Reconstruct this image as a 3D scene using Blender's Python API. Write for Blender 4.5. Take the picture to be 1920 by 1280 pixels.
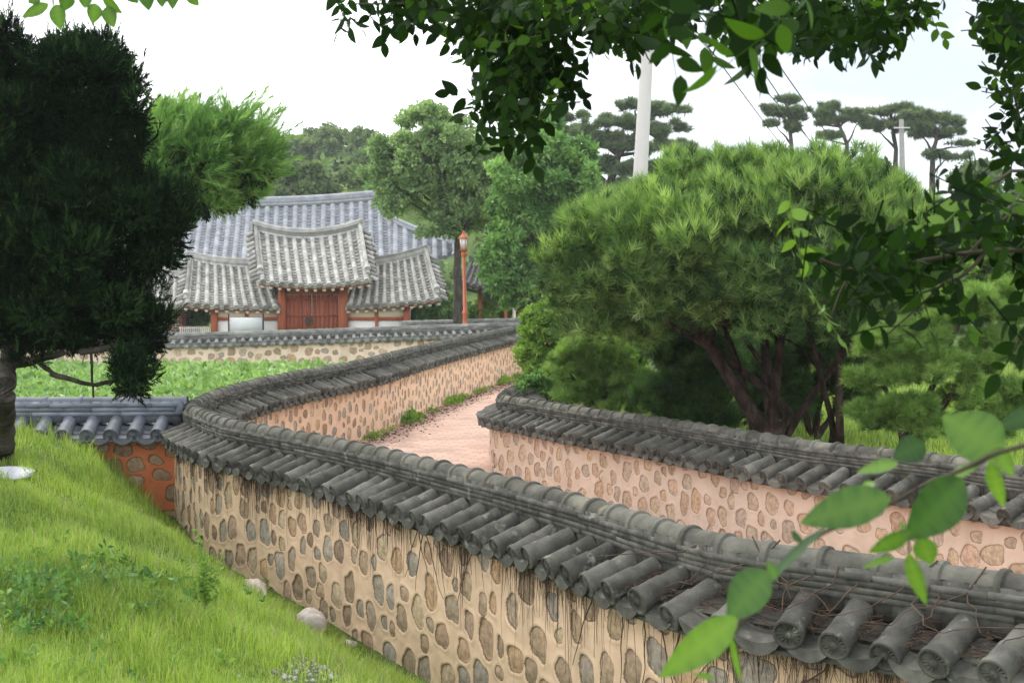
import bpy, math, random
import numpy as np
R = math.radians
rng = np.random.default_rng(11)
random.seed(11)
for o in list(bpy.data.objects):
    bpy.data.objects.remove(o)
SC = bpy.context.scene
COL = SC.collection
EYE = 2.6
FPX = 2667.0
PITCH = math.atan(67 / FPX)

# ------------------------------------------------------------------ camera
cam_d = bpy.data.cameras.new('camera')
cam = bpy.data.objects.new('camera', cam_d)
COL.objects.link(cam)
cam.location = (0, 0, EYE)
cam.rotation_euler = (R(90) - PITCH, 0, 0)
cam_d.sensor_width = 36
cam_d.lens = 36 * FPX / 1920
cam_d.clip_start = 0.05
cam_d.clip_end = 6000
cam_d.dof.use_dof = True
cam_d.dof.focus_distance = 11.0
cam_d.dof.aperture_fstop = 9.0
SC.camera = cam

# ------------------------------------------------------------------ sky and sun
SUN_EL, SUN_AZ = 62, -28       # azimuth from +Y towards +X
world = bpy.data.worlds.new('World')
SC.world = world
world.use_nodes = True
wt = world.node_tree
wt.nodes.clear()
def WN(t): return wt.nodes.new(t)
sky = WN('ShaderNodeTexSky'); sky.sky_type = 'NISHITA'; sky.sun_disc = False
sky.sun_elevation = R(SUN_EL); sky.sun_rotation = R(SUN_AZ)
sky.air_density = 1.0; sky.dust_density = 2.0
tc = WN('ShaderNodeTexCoord')
mp = WN('ShaderNodeMapping'); mp.inputs['Scale'].default_value = (1.0, 1.0, 2.6)
nz = WN('ShaderNodeTexNoise'); nz.inputs['Scale'].default_value = 2.1; nz.inputs['Detail'].default_value = 5
nz.inputs['Roughness'].default_value = 0.5
rp = WN('ShaderNodeValToRGB')
rp.color_ramp.elements[0].position = 0.30; rp.color_ramp.elements[0].color = (0.60, 0.60, 0.60, 1)
rp.color_ramp.elements[1].position = 0.58; rp.color_ramp.elements[1].color = (1, 1, 1, 1)
sx = WN('ShaderNodeSeparateXYZ')
gx = WN('ShaderNodeMapRange')           # thin cloud to the right, thick bright cloud to the left
gx.inputs['From Min'].default_value = -0.05; gx.inputs['From Max'].default_value = 0.28
gx.inputs['To Min'].default_value = 1.0; gx.inputs['To Max'].default_value = 0.80
mul = WN('ShaderNodeMath'); mul.operation = 'MULTIPLY'
mx = WN('ShaderNodeMix'); mx.data_type = 'RGBA'
mx.inputs[7].default_value = (11.4, 11.6, 11.8, 1)
bg = WN('ShaderNodeBackground'); bg.inputs['Strength'].default_value = 0.15
wo = WN('ShaderNodeOutputWorld')
L = wt.links.new
L(tc.outputs['Generated'], mp.inputs['Vector']); L(mp.outputs[0], nz.inputs['Vector'])
L(nz.outputs['Fac'], rp.inputs['Fac'])
L(tc.outputs['Generated'], sx.inputs[0]); L(sx.outputs['X'], gx.inputs['Value'])
L(rp.outputs['Color'], mul.inputs[0]); L(gx.outputs[0], mul.inputs[1])
L(mul.outputs[0], mx.inputs['Factor']); L(sky.outputs[0], mx.inputs[6])
# a stretch of thin blue-white cloud low in the sky ahead and to the right
def WMR(src, a, b_):
    n_ = WN('ShaderNodeMapRange'); n_.interpolation_type = 'SMOOTHSTEP'; n_.inputs['From Min'].default_value = a; n_.inputs['From Max'].default_value = b_; L(src, n_.inputs['Value']); return n_.outputs[0]
def WMUL(a, b_):
    n_ = WN('ShaderNodeMath'); n_.operation = 'MULTIPLY'
    for i_, v_ in enumerate((a, b_)):
        if isinstance(v_, float): n_.inputs[i_].default_value = v_
        else: L(v_, n_.inputs[i_])
    return n_.outputs[0]
sect = WMUL(WMUL(WMR(sx.outputs['X'], -0.10, 0.22), WMR(sx.outputs['Y'], 0.3, 0.8)), WMR(sx.outputs['Z'], 0.75, 0.30))
n2 = WN('ShaderNodeTexNoise'); n2.inputs['Scale'].default_value = 5.0; n2.inputs['Detail'].default_value = 4; L(mp.outputs[0], n2.inputs['Vector'])
sect = WMUL(sect, WMR(n2.outputs['Fac'], 0.12, 0.62))
mx2 = WN('ShaderNodeMix'); mx2.data_type = 'RGBA'; L(sect, mx2.inputs['Factor']); L(mx.outputs[2], mx2.inputs[6]); mx2.inputs[7].default_value = (3.45, 4.0, 4.55, 1)
# unseen overhead sky dimmed, so walls gain light against level ground
mx3 = WN('ShaderNodeMix'); mx3.data_type = 'RGBA'; mx3.blend_type = 'MULTIPLY'; mx3.inputs['Factor'].default_value = 1.0
zr = WN('ShaderNodeValToRGB'); zr.color_ramp.elements[0].position = 0.35; zr.color_ramp.elements[0].color = (1, 1, 1, 1); zr.color_ramp.elements[1].position = 0.95; zr.color_ramp.elements[1].color = (0.42, 0.44, 0.47, 1)
L(sx.outputs['Z'], zr.inputs['Fac']); L(mx2.outputs[2], mx3.inputs[6]); L(zr.outputs['Color'], mx3.inputs[7])
L(mx3.outputs[2], bg.inputs['Color']); L(bg.outputs[0], wo.inputs['Surface'])
sd_ = bpy.data.lights.new('sun', 'SUN')
sd_.energy = 1.6; sd_.angle = R(22); sd_.color = (1.0, 0.95, 0.87)
sun = bpy.data.objects.new('sun', sd_); COL.objects.link(sun)
sun.rotation_euler = (R(90 - SUN_EL), 0, R(180 - SUN_AZ))
SC.view_settings.view_transform = 'Standard'
SC.view_settings.look = 'None'
SC.view_settings.exposure = 0.72
SC.view_settings.gamma = 1.0
try:
    SC.cycles.max_bounces = 6; SC.cycles.transparent_max_bounces = 6
    SC.cycles.diffuse_bounces = 3; SC.cycles.transmission_bounces = 3
except Exception:
    pass

# ------------------------------------------------------------------ helpers
def P(px, py, Y):
    """The world point at depth Y seen at photograph pixel (px, py)."""
    dx = (px - 960) / FPX; dy = (640 - py) / FPX
    vy = math.cos(PITCH) + dy * math.sin(PITCH)
    vz = -math.sin(PITCH) + dy * math.cos(PITCH)
    t = Y / vy
    return np.array([dx * t, Y, EYE + vz * t])

def tag(o, label=None, cat=None, group=None, kind=None):
    if label: o['label'] = label
    if cat: o['category'] = cat
    if group: o['group'] = group
    if kind: o['kind'] = kind
    return o

def thing(name, label, cat, loc=(0, 0, 0), group=None):
    o = bpy.data.objects.new(name, None); COL.objects.link(o)
    o.empty_display_size = 0.2
    o.location = [float(c) for c in loc]
    return tag(o, label, cat, group)

def mesh_obj(name, V, T, mat, parent=None, attrs=None, smooth=None, quads=False, cols=None):
    """One mesh object from vertex and face arrays given in WORLD space."""
    V = np.asarray(V, dtype=np.float32).reshape(-1, 3).copy()
    T = np.asarray(T, dtype=np.int32)
    if parent is not None:
        p = parent; off = np.zeros(3)
        while p is not None:
            off += np.array(p.location); p = p.parent
        V -= off.astype(np.float32)
    k = T.shape[1]
    me = bpy.data.meshes.new(name)
    me.vertices.add(len(V)); me.vertices.foreach_set('co', V.ravel())
    me.loops.add(T.size); me.loops.foreach_set('vertex_index', T.ravel())
    me.polygons.add(len(T))
    me.polygons.foreach_set('loop_start', np.arange(0, T.size, k, dtype=np.int32))
    me.polygons.foreach_set('loop_total', np.full(len(T), k, dtype=np.int32))
    me.update(calc_edges=True)
    for n, a in (attrs or {}).items():
        at = me.attributes.new(n, 'FLOAT', 'POINT'); at.data.foreach_set('value', np.asarray(a, dtype=np.float32))
    for n, a in (cols or {}).items():
        a = np.asarray(a, dtype=np.float32); a = np.hstack([a, np.ones((len(a), 1), np.float32)])
        at = me.attributes.new(n, 'FLOAT_COLOR', 'POINT'); at.data.foreach_set('color', a.ravel())
    if smooth is not None:
        me.polygons.foreach_set('use_smooth', np.ones(len(T), dtype=bool))
        if smooth < 180:
            me.set_sharp_from_angle(angle=R(smooth))
    for m in (mat if isinstance(mat, (list, tuple)) else [mat]):
        me.materials.append(m)
    o = bpy.data.objects.new(name, me); COL.objects.link(o)
    if parent is not None: o.parent = parent
    return o

class MB:
    """Collects triangles of several shapes that belong to ONE mesh."""
    def __init__(s): s.V = []; s.T = []; s.n = 0; s.A = []
    def add(s, V, T, a=0.0):
        V = np.asarray(V, float).reshape(-1, 3); T = np.asarray(T, int)
        if T.shape[1] == 4: T = np.vstack([T[:, [0, 1, 2]], T[:, [0, 2, 3]]])
        s.V.append(V); s.T.append(T + s.n); s.n += len(V)
        s.A.append(np.full(len(V), a) if np.isscalar(a) else np.asarray(a))
        return s
    def box(s, c, d, rz=0.0, a=0.0):
        c = np.asarray(c, float); d = np.asarray(d, float) / 2
        v = np.array([[x, y, z] for z in (-1, 1) for y in (-1, 1) for x in (-1, 1)]) * d
        cs, sn = math.cos(rz), math.sin(rz)
        v = np.stack([v[:, 0] * cs - v[:, 1] * sn, v[:, 0] * sn + v[:, 1] * cs, v[:, 2]], 1) + c
        return s.add(v, BOXF, a)
    def bar(s, p, q, w, h, a=0.0):
        return s.tube([p, q], [w, w], 4, a, squash=h / w)
    def tube(s, pts, rad, n=8, a=0.0, squash=1.0, cap=True):
        V, T = tube(pts, rad, n, squash, cap)
        return s.add(V, T, a)
    def build(s, name, mat, parent=None, smooth=None, attr='tint'):
        return mesh_obj(name, np.vstack(s.V), np.vstack(s.T), mat, parent, {attr: np.concatenate(s.A)}, smooth)
BOXF = np.array([[0, 2, 3, 1], [4, 5, 7, 6], [0, 1, 5, 4], [2, 6, 7, 3], [0, 4, 6, 2], [1, 3, 7, 5]])

def tube(pts, rad, n=8, squash=1.0, cap=True):
    pts = np.asarray(pts, float); m = len(pts); rad = np.broadcast_to(np.asarray(rad, float), (m,))
    tg = np.gradient(pts, axis=0); tg /= np.linalg.norm(tg, axis=1)[:, None] + 1e-9
    ref = np.array([0, 0, 1.0]) if abs(tg[:, 2]).mean() < 0.75 else np.array([1.0, 0, 0])
    u = np.cross(tg, ref); u /= np.linalg.norm(u, axis=1)[:, None] + 1e-9
    w = np.cross(u, tg)
    th = np.linspace(0, 2 * math.pi, n, endpoint=False) + (math.pi / 4 if n == 4 else 0)
    V = pts[:, None] + rad[:, None, None] * (np.cos(th)[None, :, None] * u[:, None] + squash * np.sin(th)[None, :, None] * w[:, None])
    V = V.reshape(-1, 3)
    i = np.arange(m - 1)[:, None] * n; j = np.arange(n)[None]; j2 = (j + 1) % n
    Q = np.stack([i + j, i + j2, i + n + j2, i + n + j], -1).reshape(-1, 4)
    T = np.vstack([Q[:, [0, 1, 2]], Q[:, [0, 2, 3]]])
    if cap:
        V = np.vstack([V, pts[:1], pts[-1:]]); c0, c1 = m * n, m * n + 1; b = (m - 1) * n
        k = np.arange(n); k2 = (k + 1) % n
        T = np.vstack([T, np.stack([k2, k, np.full(n, c0)], 1), np.stack([b + k, b + k2, np.full(n, c1)], 1)])
    return V, T

def grid_tris(nu, nv):
    i = np.arange(nu - 1)[:, None] * nv; j = np.arange(nv - 1)[None]
    a = i + j
    Q = np.stack([a, a + nv, a + nv + 1, a + 1], -1).reshape(-1, 4)
    return Q

def crom(pts, step):
    """Catmull-Rom through the points, resampled at even steps (any dimension)."""
    p = np.asarray(pts, float); p = np.vstack([2 * p[0] - p[1], p, 2 * p[-1] - p[-2]])
    out = []
    for i in range(1, len(p) - 2):
        t = np.linspace(0, 1, 40, endpoint=False)[:, None]
        a, b, c, d = p[i - 1], p[i], p[i + 1], p[i + 2]
        out.append(0.5 * ((2 * b) + (c - a) * t + (2 * a - 5 * b + 4 * c - d) * t ** 2 + (3 * b - a - 3 * c + d) * t ** 3))
    out = np.vstack(out + [p[-2:-1]])
    s = np.concatenate([[0], np.cumsum(np.linalg.norm(np.diff(out[:, :2], axis=0), axis=1))])
    n = max(2, int(round(s[-1] / step)) + 1)
    q = np.linspace(0, s[-1], n)
    return np.stack([np.interp(q, s, out[:, k]) for k in range(out.shape[1])], 1), q

def basis(d, roll):
    """Rotation matrices whose z axis is d (N,3), rolled at random."""
    d = d / (np.linalg.norm(d, axis=1)[:, None] + 1e-9)
    ref = np.where(np.abs(d[:, 2:3]) < 0.9, np.array([[0, 0, 1.0]]), np.array([[1.0, 0, 0]]))
    u = np.cross(ref, d); u /= np.linalg.norm(u, axis=1)[:, None] + 1e-9
    v = np.cross(d, u)
    c, s = np.cos(roll)[:, None], np.sin(roll)[:, None]
    return np.stack([u * c + v * s, v * c - u * s, d], 2)

def scatter(temps, pos, dirs, size, tint, roll=None):
    """Copies of small template meshes merged into arrays for ONE foliage mesh."""
    N = len(pos); roll = rng.uniform(0, 6.283, N) if roll is None else roll
    M = basis(dirs, roll); pick = rng.integers(0, len(temps), N)
    Vs, Ts, As, off = [], [], [], 0
    for k, (tv, tt) in enumerate(temps):
        ix = np.nonzero(pick == k)[0]
        if not len(ix): continue
        v = np.einsum('nij,kj->nki', M[ix], tv) * size[ix][:, None, None] + pos[ix][:, None]
        t = tt[None] + (np.arange(len(ix)) * len(tv))[:, None, None] + off
        off += v.shape[0] * v.shape[1]
        Vs.append(v.reshape(-1, 3)); Ts.append(t.reshape(-1, 3)); As.append(np.repeat(tint[ix], len(tv)))
    return np.vstack(Vs), np.vstack(Ts), np.concatenate(As)

def vnoise(p, s, seed=0):
    """Cheap smooth pseudo noise in [-1, 1] for arrays of points."""
    r = np.random.default_rng(seed); o = 0
    for k in range(5):
        d = r.normal(size=p.shape[1]); d /= np.linalg.norm(d)
        o = o + np.sin((p @ d) * s * (1 + 0.55 * k) + r.uniform(0, 6.28))
    return o / 3.2

# ------------------------------------------------------------------ materials
def new_mat(name):
    m = bpy.data.materials.new(name); m.use_nodes = True
    nt = m.node_tree; nt.nodes.clear()
    out = nt.nodes.new('ShaderNodeOutputMaterial'); b = nt.nodes.new('ShaderNodeBsdfPrincipled')
    nt.links.new(b.outputs[0], out.inputs['Surface'])
    return m, nt, b, out
def node(nt, t, **kw):
    n = nt.nodes.new(t)
    for k, v in kw.items():
        if hasattr(n, k): setattr(n, k, v)
        else: n.inputs[k.replace('_', ' ')].default_value = v
    return n
def ramp(nt, stops, interp='LINEAR'):
    r = nt.nodes.new('ShaderNodeValToRGB'); e = r.color_ramp.elements; r.color_ramp.interpolation = interp
    while len(e) < len(stops): e.new(0.5)
    for k, (p, c) in enumerate(stops):
        e[k].position = p; e[k].color = (*c, 1) if len(c) == 3 else c
    return r
def mixc(nt, fac, a, b, blend='MIX'):
    m = nt.nodes.new('ShaderNodeMix'); m.data_type = 'RGBA'; m.blend_type = blend
    for s, v in ((0, fac), (6, a), (7, b)):
        if isinstance(v, (int, float)): m.inputs[s].default_value = v
        elif isinstance(v, tuple): m.inputs[s].default_value = (*v, 1)
        else: nt.links.new(v, m.inputs[s])
    return m.outputs[2]
def noise(nt, scale, detail=4, rough=0.55, coord='Object', stretch=None):
    t = nt.nodes.new('ShaderNodeTexCoord'); n = nt.nodes.new('ShaderNodeTexNoise')
    n.inputs['Scale'].default_value = scale; n.inputs['Detail'].default_value = detail; n.inputs['Roughness'].default_value = rough
    if stretch:
        m = nt.nodes.new('ShaderNodeMapping'); m.inputs['Scale'].default_value = stretch
        nt.links.new(t.outputs[coord], m.inputs[0]); nt.links.new(m.outputs[0], n.inputs['Vector'])
    else: nt.links.new(t.outputs[coord], n.inputs['Vector'])
    return n.outputs['Fac']
def bump(nt, b, h, strength=0.4, dist=0.01):
    n = nt.nodes.new('ShaderNodeBump'); n.inputs['Strength'].default_value = strength; n.inputs['Distance'].default_value = dist
    nt.links.new(h, n.inputs['Height']); nt.links.new(n.outputs[0], b.inputs['Normal'])
def attr(nt, name, out='Fac'):
    a = nt.nodes.new('ShaderNodeAttribute'); a.attribute_name = name; return a.outputs[out]

def rough_mat(name, stops, scale=6, detail=6, rough=0.85, bump_s=0.4, bump_d=0.01, bscale=40, tint=0.0, stretch=None, spec=0.3, spots=None):
    """Weathered opaque material: noise coloured, bumped, with optional per-piece tint and spots."""
    m, nt, b, out = new_mat(name)
    c = ramp(nt, stops); nt.links.new(noise(nt, scale, detail, 0.6, 'Object', stretch), c.inputs[0])
    col = c.outputs[0]
    if tint:
        g = ramp(nt, [(0, (1 - tint,) * 3), (1, (1 + tint,) * 3)]); nt.links.new(attr(nt, 'tint'), g.inputs[0])
        col = mixc(nt, 1.0, col, g.outputs[0], 'MULTIPLY')
    if spots:
        s = ramp(nt, [(spots[1], (0, 0, 0)), (spots[1] + 0.08, (1, 1, 1))]); nt.links.new(noise(nt, spots[2], 5, 0.65), s.inputs[0])
        col = mixc(nt, s.outputs[0], col, spots[0])
    nt.links.new(col, b.inputs['Base Color'])
    b.inputs['Roughness'].default_value = rough; b.inputs['Specular IOR Level'].default_value = spec
    if bump_s: bump(nt, b, noise(nt, bscale, 6, 0.65, 'Object', stretch), bump_s, bump_d)
    return m

def leaf_mat(name, dark, mid, light, trans=0.35, rough=0.5, scale=0.8, tcol=None, spec=0.3):
    """Leaves: per-leaf tint from dark to light green, part of the light passing through."""
    m, nt, b, out = new_mat(name)
    c = ramp(nt, [(0.0, dark), (0.5, mid), (1.0, light)]); nt.links.new(attr(nt, 'tint'), c.inputs[0])
    n = ramp(nt, [(0.3, (0.78, 0.80, 0.8)), (0.7, (1.2, 1.15, 1.1))]); nt.links.new(noise(nt, scale, 3), n.inputs[0])
    col = mixc(nt, 1.0, c.outputs[0], n.outputs[0], 'MULTIPLY')
    nt.links.new(col, b.inputs['Base Color'])
    b.inputs['Roughness'].default_value = rough; b.inputs['Specular IOR Level'].default_value = spec
    t = nt.nodes.new('ShaderNodeBsdfTranslucent'); ms = nt.nodes.new('ShaderNodeMixShader')
    ms.inputs[0].default_value = trans
    tcc = mixc(nt, 1.0, col, tcol or (1.25, 1.35, 0.7), 'MULTIPLY')
    nt.links.new(tcc, t.inputs['Color'])
    nt.links.new(b.outputs[0], ms.inputs[1]); nt.links.new(t.outputs[0], ms.inputs[2]); nt.links.new(ms.outputs[0], out.inputs['Surface'])
    return m

# ------------------------------------------------------------------ wall lines (x, y, top of ridge)
def ridge_px(px, py, h):
    Y = FPX * h / (py - 573.0)
    p = P(px, py, Y); return (p[0], Y, EYE - h)
W1 = [(5.0, 4.15, 1.40), (3.9, 4.95, 1.40), (2.95, 5.72, 1.40)] + [ridge_px(a, b, 1.2) for a, b in
      [(1920, 1077), (1599, 1036), (1425, 1015), (1280, 984), (1077, 926), (815, 862), (627, 821), (440, 787)]] + \
     [(-3.52, 16.3, 1.40), (-3.93, 17.4, 1.40), (-4.08, 18.6, 1.41), (-4.04, 20.0, 1.46), (-3.63, 22.6, 1.53), (-2.8, 26.1, 1.61),
      (-2.25, 29.9, 1.70), (-1.43, 34.9, 1.81), (0.1, 43.0, 2.0), (0.9, 47.0, 2.08)]
W3 = [(6.6, 8.6, 1.25), (5.4, 10.4, 1.25)] + [ridge_px(a, b, 1.35) for a, b in
      [(1899, 871), (1767, 852), (1537, 827), (1387, 805), (1237, 782), (1087, 762), (1012, 750)]] + \
     [(-0.08, 21.4, 1.25), (-0.12, 22.4, 1.25), (0.10, 24.2, 1.26), (0.6, 26.0, 1.28), (1.5, 27.6, 1.30)]
W4 = [(-17.0, 17.25, 1.49), (-8.0, 17.25, 1.49), (-4.02, 17.42, 1.49)]
W5 = [(-27.0, 45.2, 1.62), (-17.0, 45.6, 1.68), (-11.0, 46.0, 1.72), (-4.0, 47.0, 1.92), (0.2, 48.0, 2.05), (4.0, 49.0, 2.1)]
W6 = [(-4.4, 57.0, 2.00), (0.0, 57.0, 2.10), (6.0, 57.0, 2.16)]
w1d, w1s = crom(W1, 0.1)
w3d, w3s = crom(W3, 0.1)

def near(poly, x, y):
    """Distance to a polyline, with sign: positive on the left of its direction."""
    x = np.atleast_1d(np.asarray(x, float)); y = np.atleast_1d(np.asarray(y, float))
    tg = np.gradient(poly[:, :2], axis=0); tg /= np.linalg.norm(tg, axis=1)[:, None]
    D = np.empty(len(x)); S = np.empty(len(x))
    for k in range(0, len(x), 20000):
        dx = x[k:k + 20000, None] - poly[None, :, 0]; dy = y[k:k + 20000, None] - poly[None, :, 1]
        d2 = dx * dx + dy * dy; j = d2.argmin(1); r = np.arange(len(j))
        D[k:k + 20000] = np.sqrt(d2[r, j])
        S[k:k + 20000] = np.sign(tg[j, 0] * dy[r, j] - tg[j, 1] * dx[r, j])
    return D * np.where(S == 0, 1, S)

def base_h(y):
    return np.interp(y, [-50, 17, 43, 48, 56, 70, 84, 100], [0, 0, 0.5, 0.6, 0.95, 1.4, 2.1, 3.0])

def H(x, y):
    """Height of the ground."""
    x = np.atleast_1d(np.asarray(x, float)); y = np.atleast_1d(np.asarray(y, float))
    z = base_h(y)
    d1 = near(w1d, x, y)
    de = d1 * np.interp(y, [8, 13, 16.4], [0.66, 0.74, 1.0])
    bank = np.interp(y, [8, 10, 12, 14.5, 17], [-0.30, -0.27, -0.22, -0.10, 0.03]) + np.interp(de, [0.2, 0.45, 0.8, 1.2, 1.9, 3.0, 5.0, 9.0, 20], [0.0, 0.10, 0.46, 0.84, 1.05, 1.25, 1.45, 1.6, 1.9])
    bank = bank + 0.05 * vnoise(np.stack([x, y], 1), 1.3, 3) * np.clip(d1, 0, 1)
    z = z + np.where((d1 > -0.02) & (y < 17.25), bank, 0)
    d3 = near(w3d, x, y)
    z = z + np.where(d3 < -0.2, np.clip((-d3 - 0.2) * 0.25, 0, 0.55), 0) * (y > 5)
    # hills behind the village
    hill = 10.8 * np.exp(-((x + 9) / 24) ** 2 - ((y - 112) / 20) ** 2)
    back = np.clip((y - 120) / 90, 0, 1); back = back * back * (3 - 2 * back)
    z = z + hill + back * (9 + 4 * np.exp(-((x + 30) / 50) ** 2) - 7 * np.exp(-((x - 12) / 16) ** 2)) + 0.8 * vnoise(np.stack([x, y], 1), 0.05, 9) * np.clip((y - 60) / 60, 0, 1)
    return z

def ground_px(px, py, y0=3.0, y1=120.0):
    """The ground point seen at a photograph pixel."""
    ys = np.arange(y0, y1, 0.05); pts = np.array([P(px, py, a) for a in ys])
    hz = H(pts[:, 0], pts[:, 1]); k = np.nonzero(pts[:, 2] <= hz)[0]
    return pts[k[0]] if len(k) else pts[-1]

def axis(lo, hi, far_lo, far_hi, step, g=1.22):
    a = list(np.arange(lo, hi + 1e-6, step)); s = step
    while a[-1] < far_hi: s *= g; a.append(a[-1] + s)
    s = step
    while a[0] > far_lo: s *= g; a.insert(0, a[0] - s)
    return np.array(a)
gxs = axis(-10, 9, -380, 380, 0.16, 1.12)
gys = np.concatenate([axis(3, 24, -60, 24, 0.16, 1.2), np.arange(24.4, 60, 0.5), axis(60, 150, 60, 480, 1.5, 1.13)])
gys = np.unique(np.round(gys, 4)); GX, GY = np.meshgrid(gxs, gys, indexing='ij')
GZ = H(GX.ravel(), GY.ravel())
m_ground = rough_mat('meadow_ground', [(0.2, (0.055, 0.085, 0.02)), (0.5, (0.085, 0.14, 0.028)), (0.8, (0.12, 0.17, 0.04))], 1.4, 8, 0.95, 0.6, 0.03, 14,
                     spots=((0.16, 0.12, 0.075), 0.62, 0.9))
tag(mesh_obj('ground', np.stack([GX.ravel(), GY.ravel(), GZ], 1), grid_tris(len(gxs), len(gys)), m_ground, smooth=180), kind='structure')

# paved path between the two walls
def path_mat():
    m, nt, b, out = new_mat('path_brick')
    t = nt.nodes.new('ShaderNodeTexCoord'); mp = node(nt, 'ShaderNodeMapping'); mp.inputs['Rotation'].default_value = (0, 0, R(12))
    nt.links.new(t.outputs['Object'], mp.inputs[0])
    br = node(nt, 'ShaderNodeTexBrick'); nt.links.new(mp.outputs[0], br.inputs['Vector'])
    br.inputs['Scale'].default_value = 1.0; br.inputs['Brick Width'].default_value = 0.34; br.inputs['Row Height'].default_value = 0.17
    br.inputs['Mortar Size'].default_value = 0.010; br.inputs['Mortar Smooth'].default_value = 0.3
    br.inputs['Color1'].default_value = (0.50, 0.325, 0.255, 1); br.inputs['Color2'].default_value = (0.62, 0.425, 0.34, 1)
    br.inputs['Mortar'].default_value = (0.36, 0.235, 0.18, 1)
    n = ramp(nt, [(0.28, (0.62, 0.60, 0.57)), (0.5, (0.93, 0.92, 0.90)), (0.7, (1.08, 1.06, 1.03))]); nt.links.new(noise(nt, 0.9, 7, 0.65), n.inputs[0])
    nt.links.new(mixc(nt, 1.0, br.outputs['Color'], n.outputs[0], 'MULTIPLY'), b.inputs['Base Color'])
    b.inputs['Roughness'].default_value = 0.9; bump(nt, b, br.outputs['Fac'], -0.3, 0.006)
    return m
ys = np.unique(np.concatenate([np.arange(3, 60, 0.4), [17, 43, 48]]))
lx = np.interp(ys, w1d[::1][np.argsort(w1d[:, 1]), 1], w1d[np.argsort(w1d[:, 1]), 0])
o3 = np.argsort(w3d[:, 1]); rx = np.interp(ys, w3d[o3, 1], w3d[o3, 0])
rx = np.where(ys > 26, np.interp(ys, [26, 31, 44, 60], [0.5, 0.9, 3.0, 8.0]), rx); lx = np.where(ys > 46.5, lx - 0.0, lx)
V = np.concatenate([np.stack([lx + (rx - lx) * t, ys, base_h(ys) + 0.012], 1)[None] for t in (0, 0.33, 0.66, 1.0)]).reshape(-1, 3)
tag(mesh_obj('path', V, grid_tris(4, len(ys)), path_mat(), smooth=180), kind='structure')

# ------------------------------------------------------------------ stone walls with tiled roofs
def wall_mat(name, plaster, top, stain, band=(0.86, 1.0), joint=(0.085, 0.055, 0.035)):
    m, nt, b, out = new_mat(name)
    sd = attr(nt, 'sd'); n2 = noise(nt, 60, 4)
    add = node(nt, 'ShaderNodeMath', operation='MULTIPLY_ADD'); nt.links.new(n2, add.inputs[0]); add.inputs[1].default_value = 0.012; nt.links.new(sd, add.inputs[2])
    pl = ramp(nt, [(0.25, tuple(c * 0.80 for c in plaster)), (0.5, plaster), (0.75, tuple(min(1, c * 1.1) for c in plaster))]); nt.links.new(noise(nt, 2.2, 8, 0.62), pl.inputs[0])
    # second colour in a ragged band towards the eave
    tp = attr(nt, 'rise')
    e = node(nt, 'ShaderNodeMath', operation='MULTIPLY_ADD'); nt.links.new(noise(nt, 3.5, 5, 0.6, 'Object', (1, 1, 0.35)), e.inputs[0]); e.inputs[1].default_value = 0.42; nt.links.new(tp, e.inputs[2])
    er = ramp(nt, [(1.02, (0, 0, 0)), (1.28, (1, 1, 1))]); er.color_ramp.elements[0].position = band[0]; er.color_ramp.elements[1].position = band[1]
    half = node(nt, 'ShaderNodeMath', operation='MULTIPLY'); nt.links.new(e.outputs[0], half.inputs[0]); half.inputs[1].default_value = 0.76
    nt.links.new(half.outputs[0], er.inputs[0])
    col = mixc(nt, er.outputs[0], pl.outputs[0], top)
    st = ramp(nt, [(0.52, (0, 0, 0)), (0.74, (1, 1, 1))]); nt.links.new(noise(nt, 1.6, 8, 0.7, 'Object', (2.4, 2.4, 0.5)), st.inputs[0])
    sf = node(nt, 'ShaderNodeMath', operation='MULTIPLY'); nt.links.new(st.outputs[0], sf.inputs[0]); sf.inputs[1].default_value = 0.55
    col = mixc(nt, sf.outputs[0], col, stain)
    a = nt.nodes.new('ShaderNodeAttribute'); a.attribute_name = 'scol'
    sm = ramp(nt, [(0.28, (0.45, 0.44, 0.44)), (0.5, (0.97, 0.96, 0.95)), (0.72, (1.42, 1.38, 1.32))]); nt.links.new(noise(nt, 22, 8, 0.7), sm.inputs[0])
    sc = mixc(nt, 1.0, a.outputs['Color'], sm.outputs[0], 'MULTIPLY')
    edge = ramp(nt, [(0.0, (0, 0, 0)), (0.5, (1, 1, 1))])
    mr = node(nt, 'ShaderNodeMapRange'); nt.links.new(add.outputs[0], mr.inputs['Value']); mr.inputs['From Min'].default_value = 0.004; mr.inputs['From Max'].default_value = 0.009
    mj = node(nt, 'ShaderNodeMapRange'); nt.links.new(add.outputs[0], mj.inputs['Value']); mj.inputs['From Min'].default_value = 0.007; mj.inputs['From Max'].default_value = 0.017
    sc = mixc(nt, mj.outputs[0], joint, sc)
    nt.links.new(mixc(nt, mr.outputs[0], col, sc), b.inputs['Base Color'])
    b.inputs['Roughness'].default_value = 0.92; b.inputs['Specular IOR Level'].default_value = 0.2
    bump(nt, b, noise(nt, 55, 8, 0.7), 0.5, 0.006)
    return m

STONES = [(0.40, 0.29, 0.19), (0.32, 0.26, 0.20), (0.43, 0.34, 0.23), (0.36, 0.235, 0.16), (0.29, 0.26, 0.23), (0.44, 0.35, 0.25),
          (0.22, 0.145, 0.105), (0.33, 0.31, 0.28), (0.40, 0.28, 0.21), (0.30, 0.22, 0.15), (0.25, 0.245, 0.235), (0.46, 0.30, 0.17)]

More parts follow.
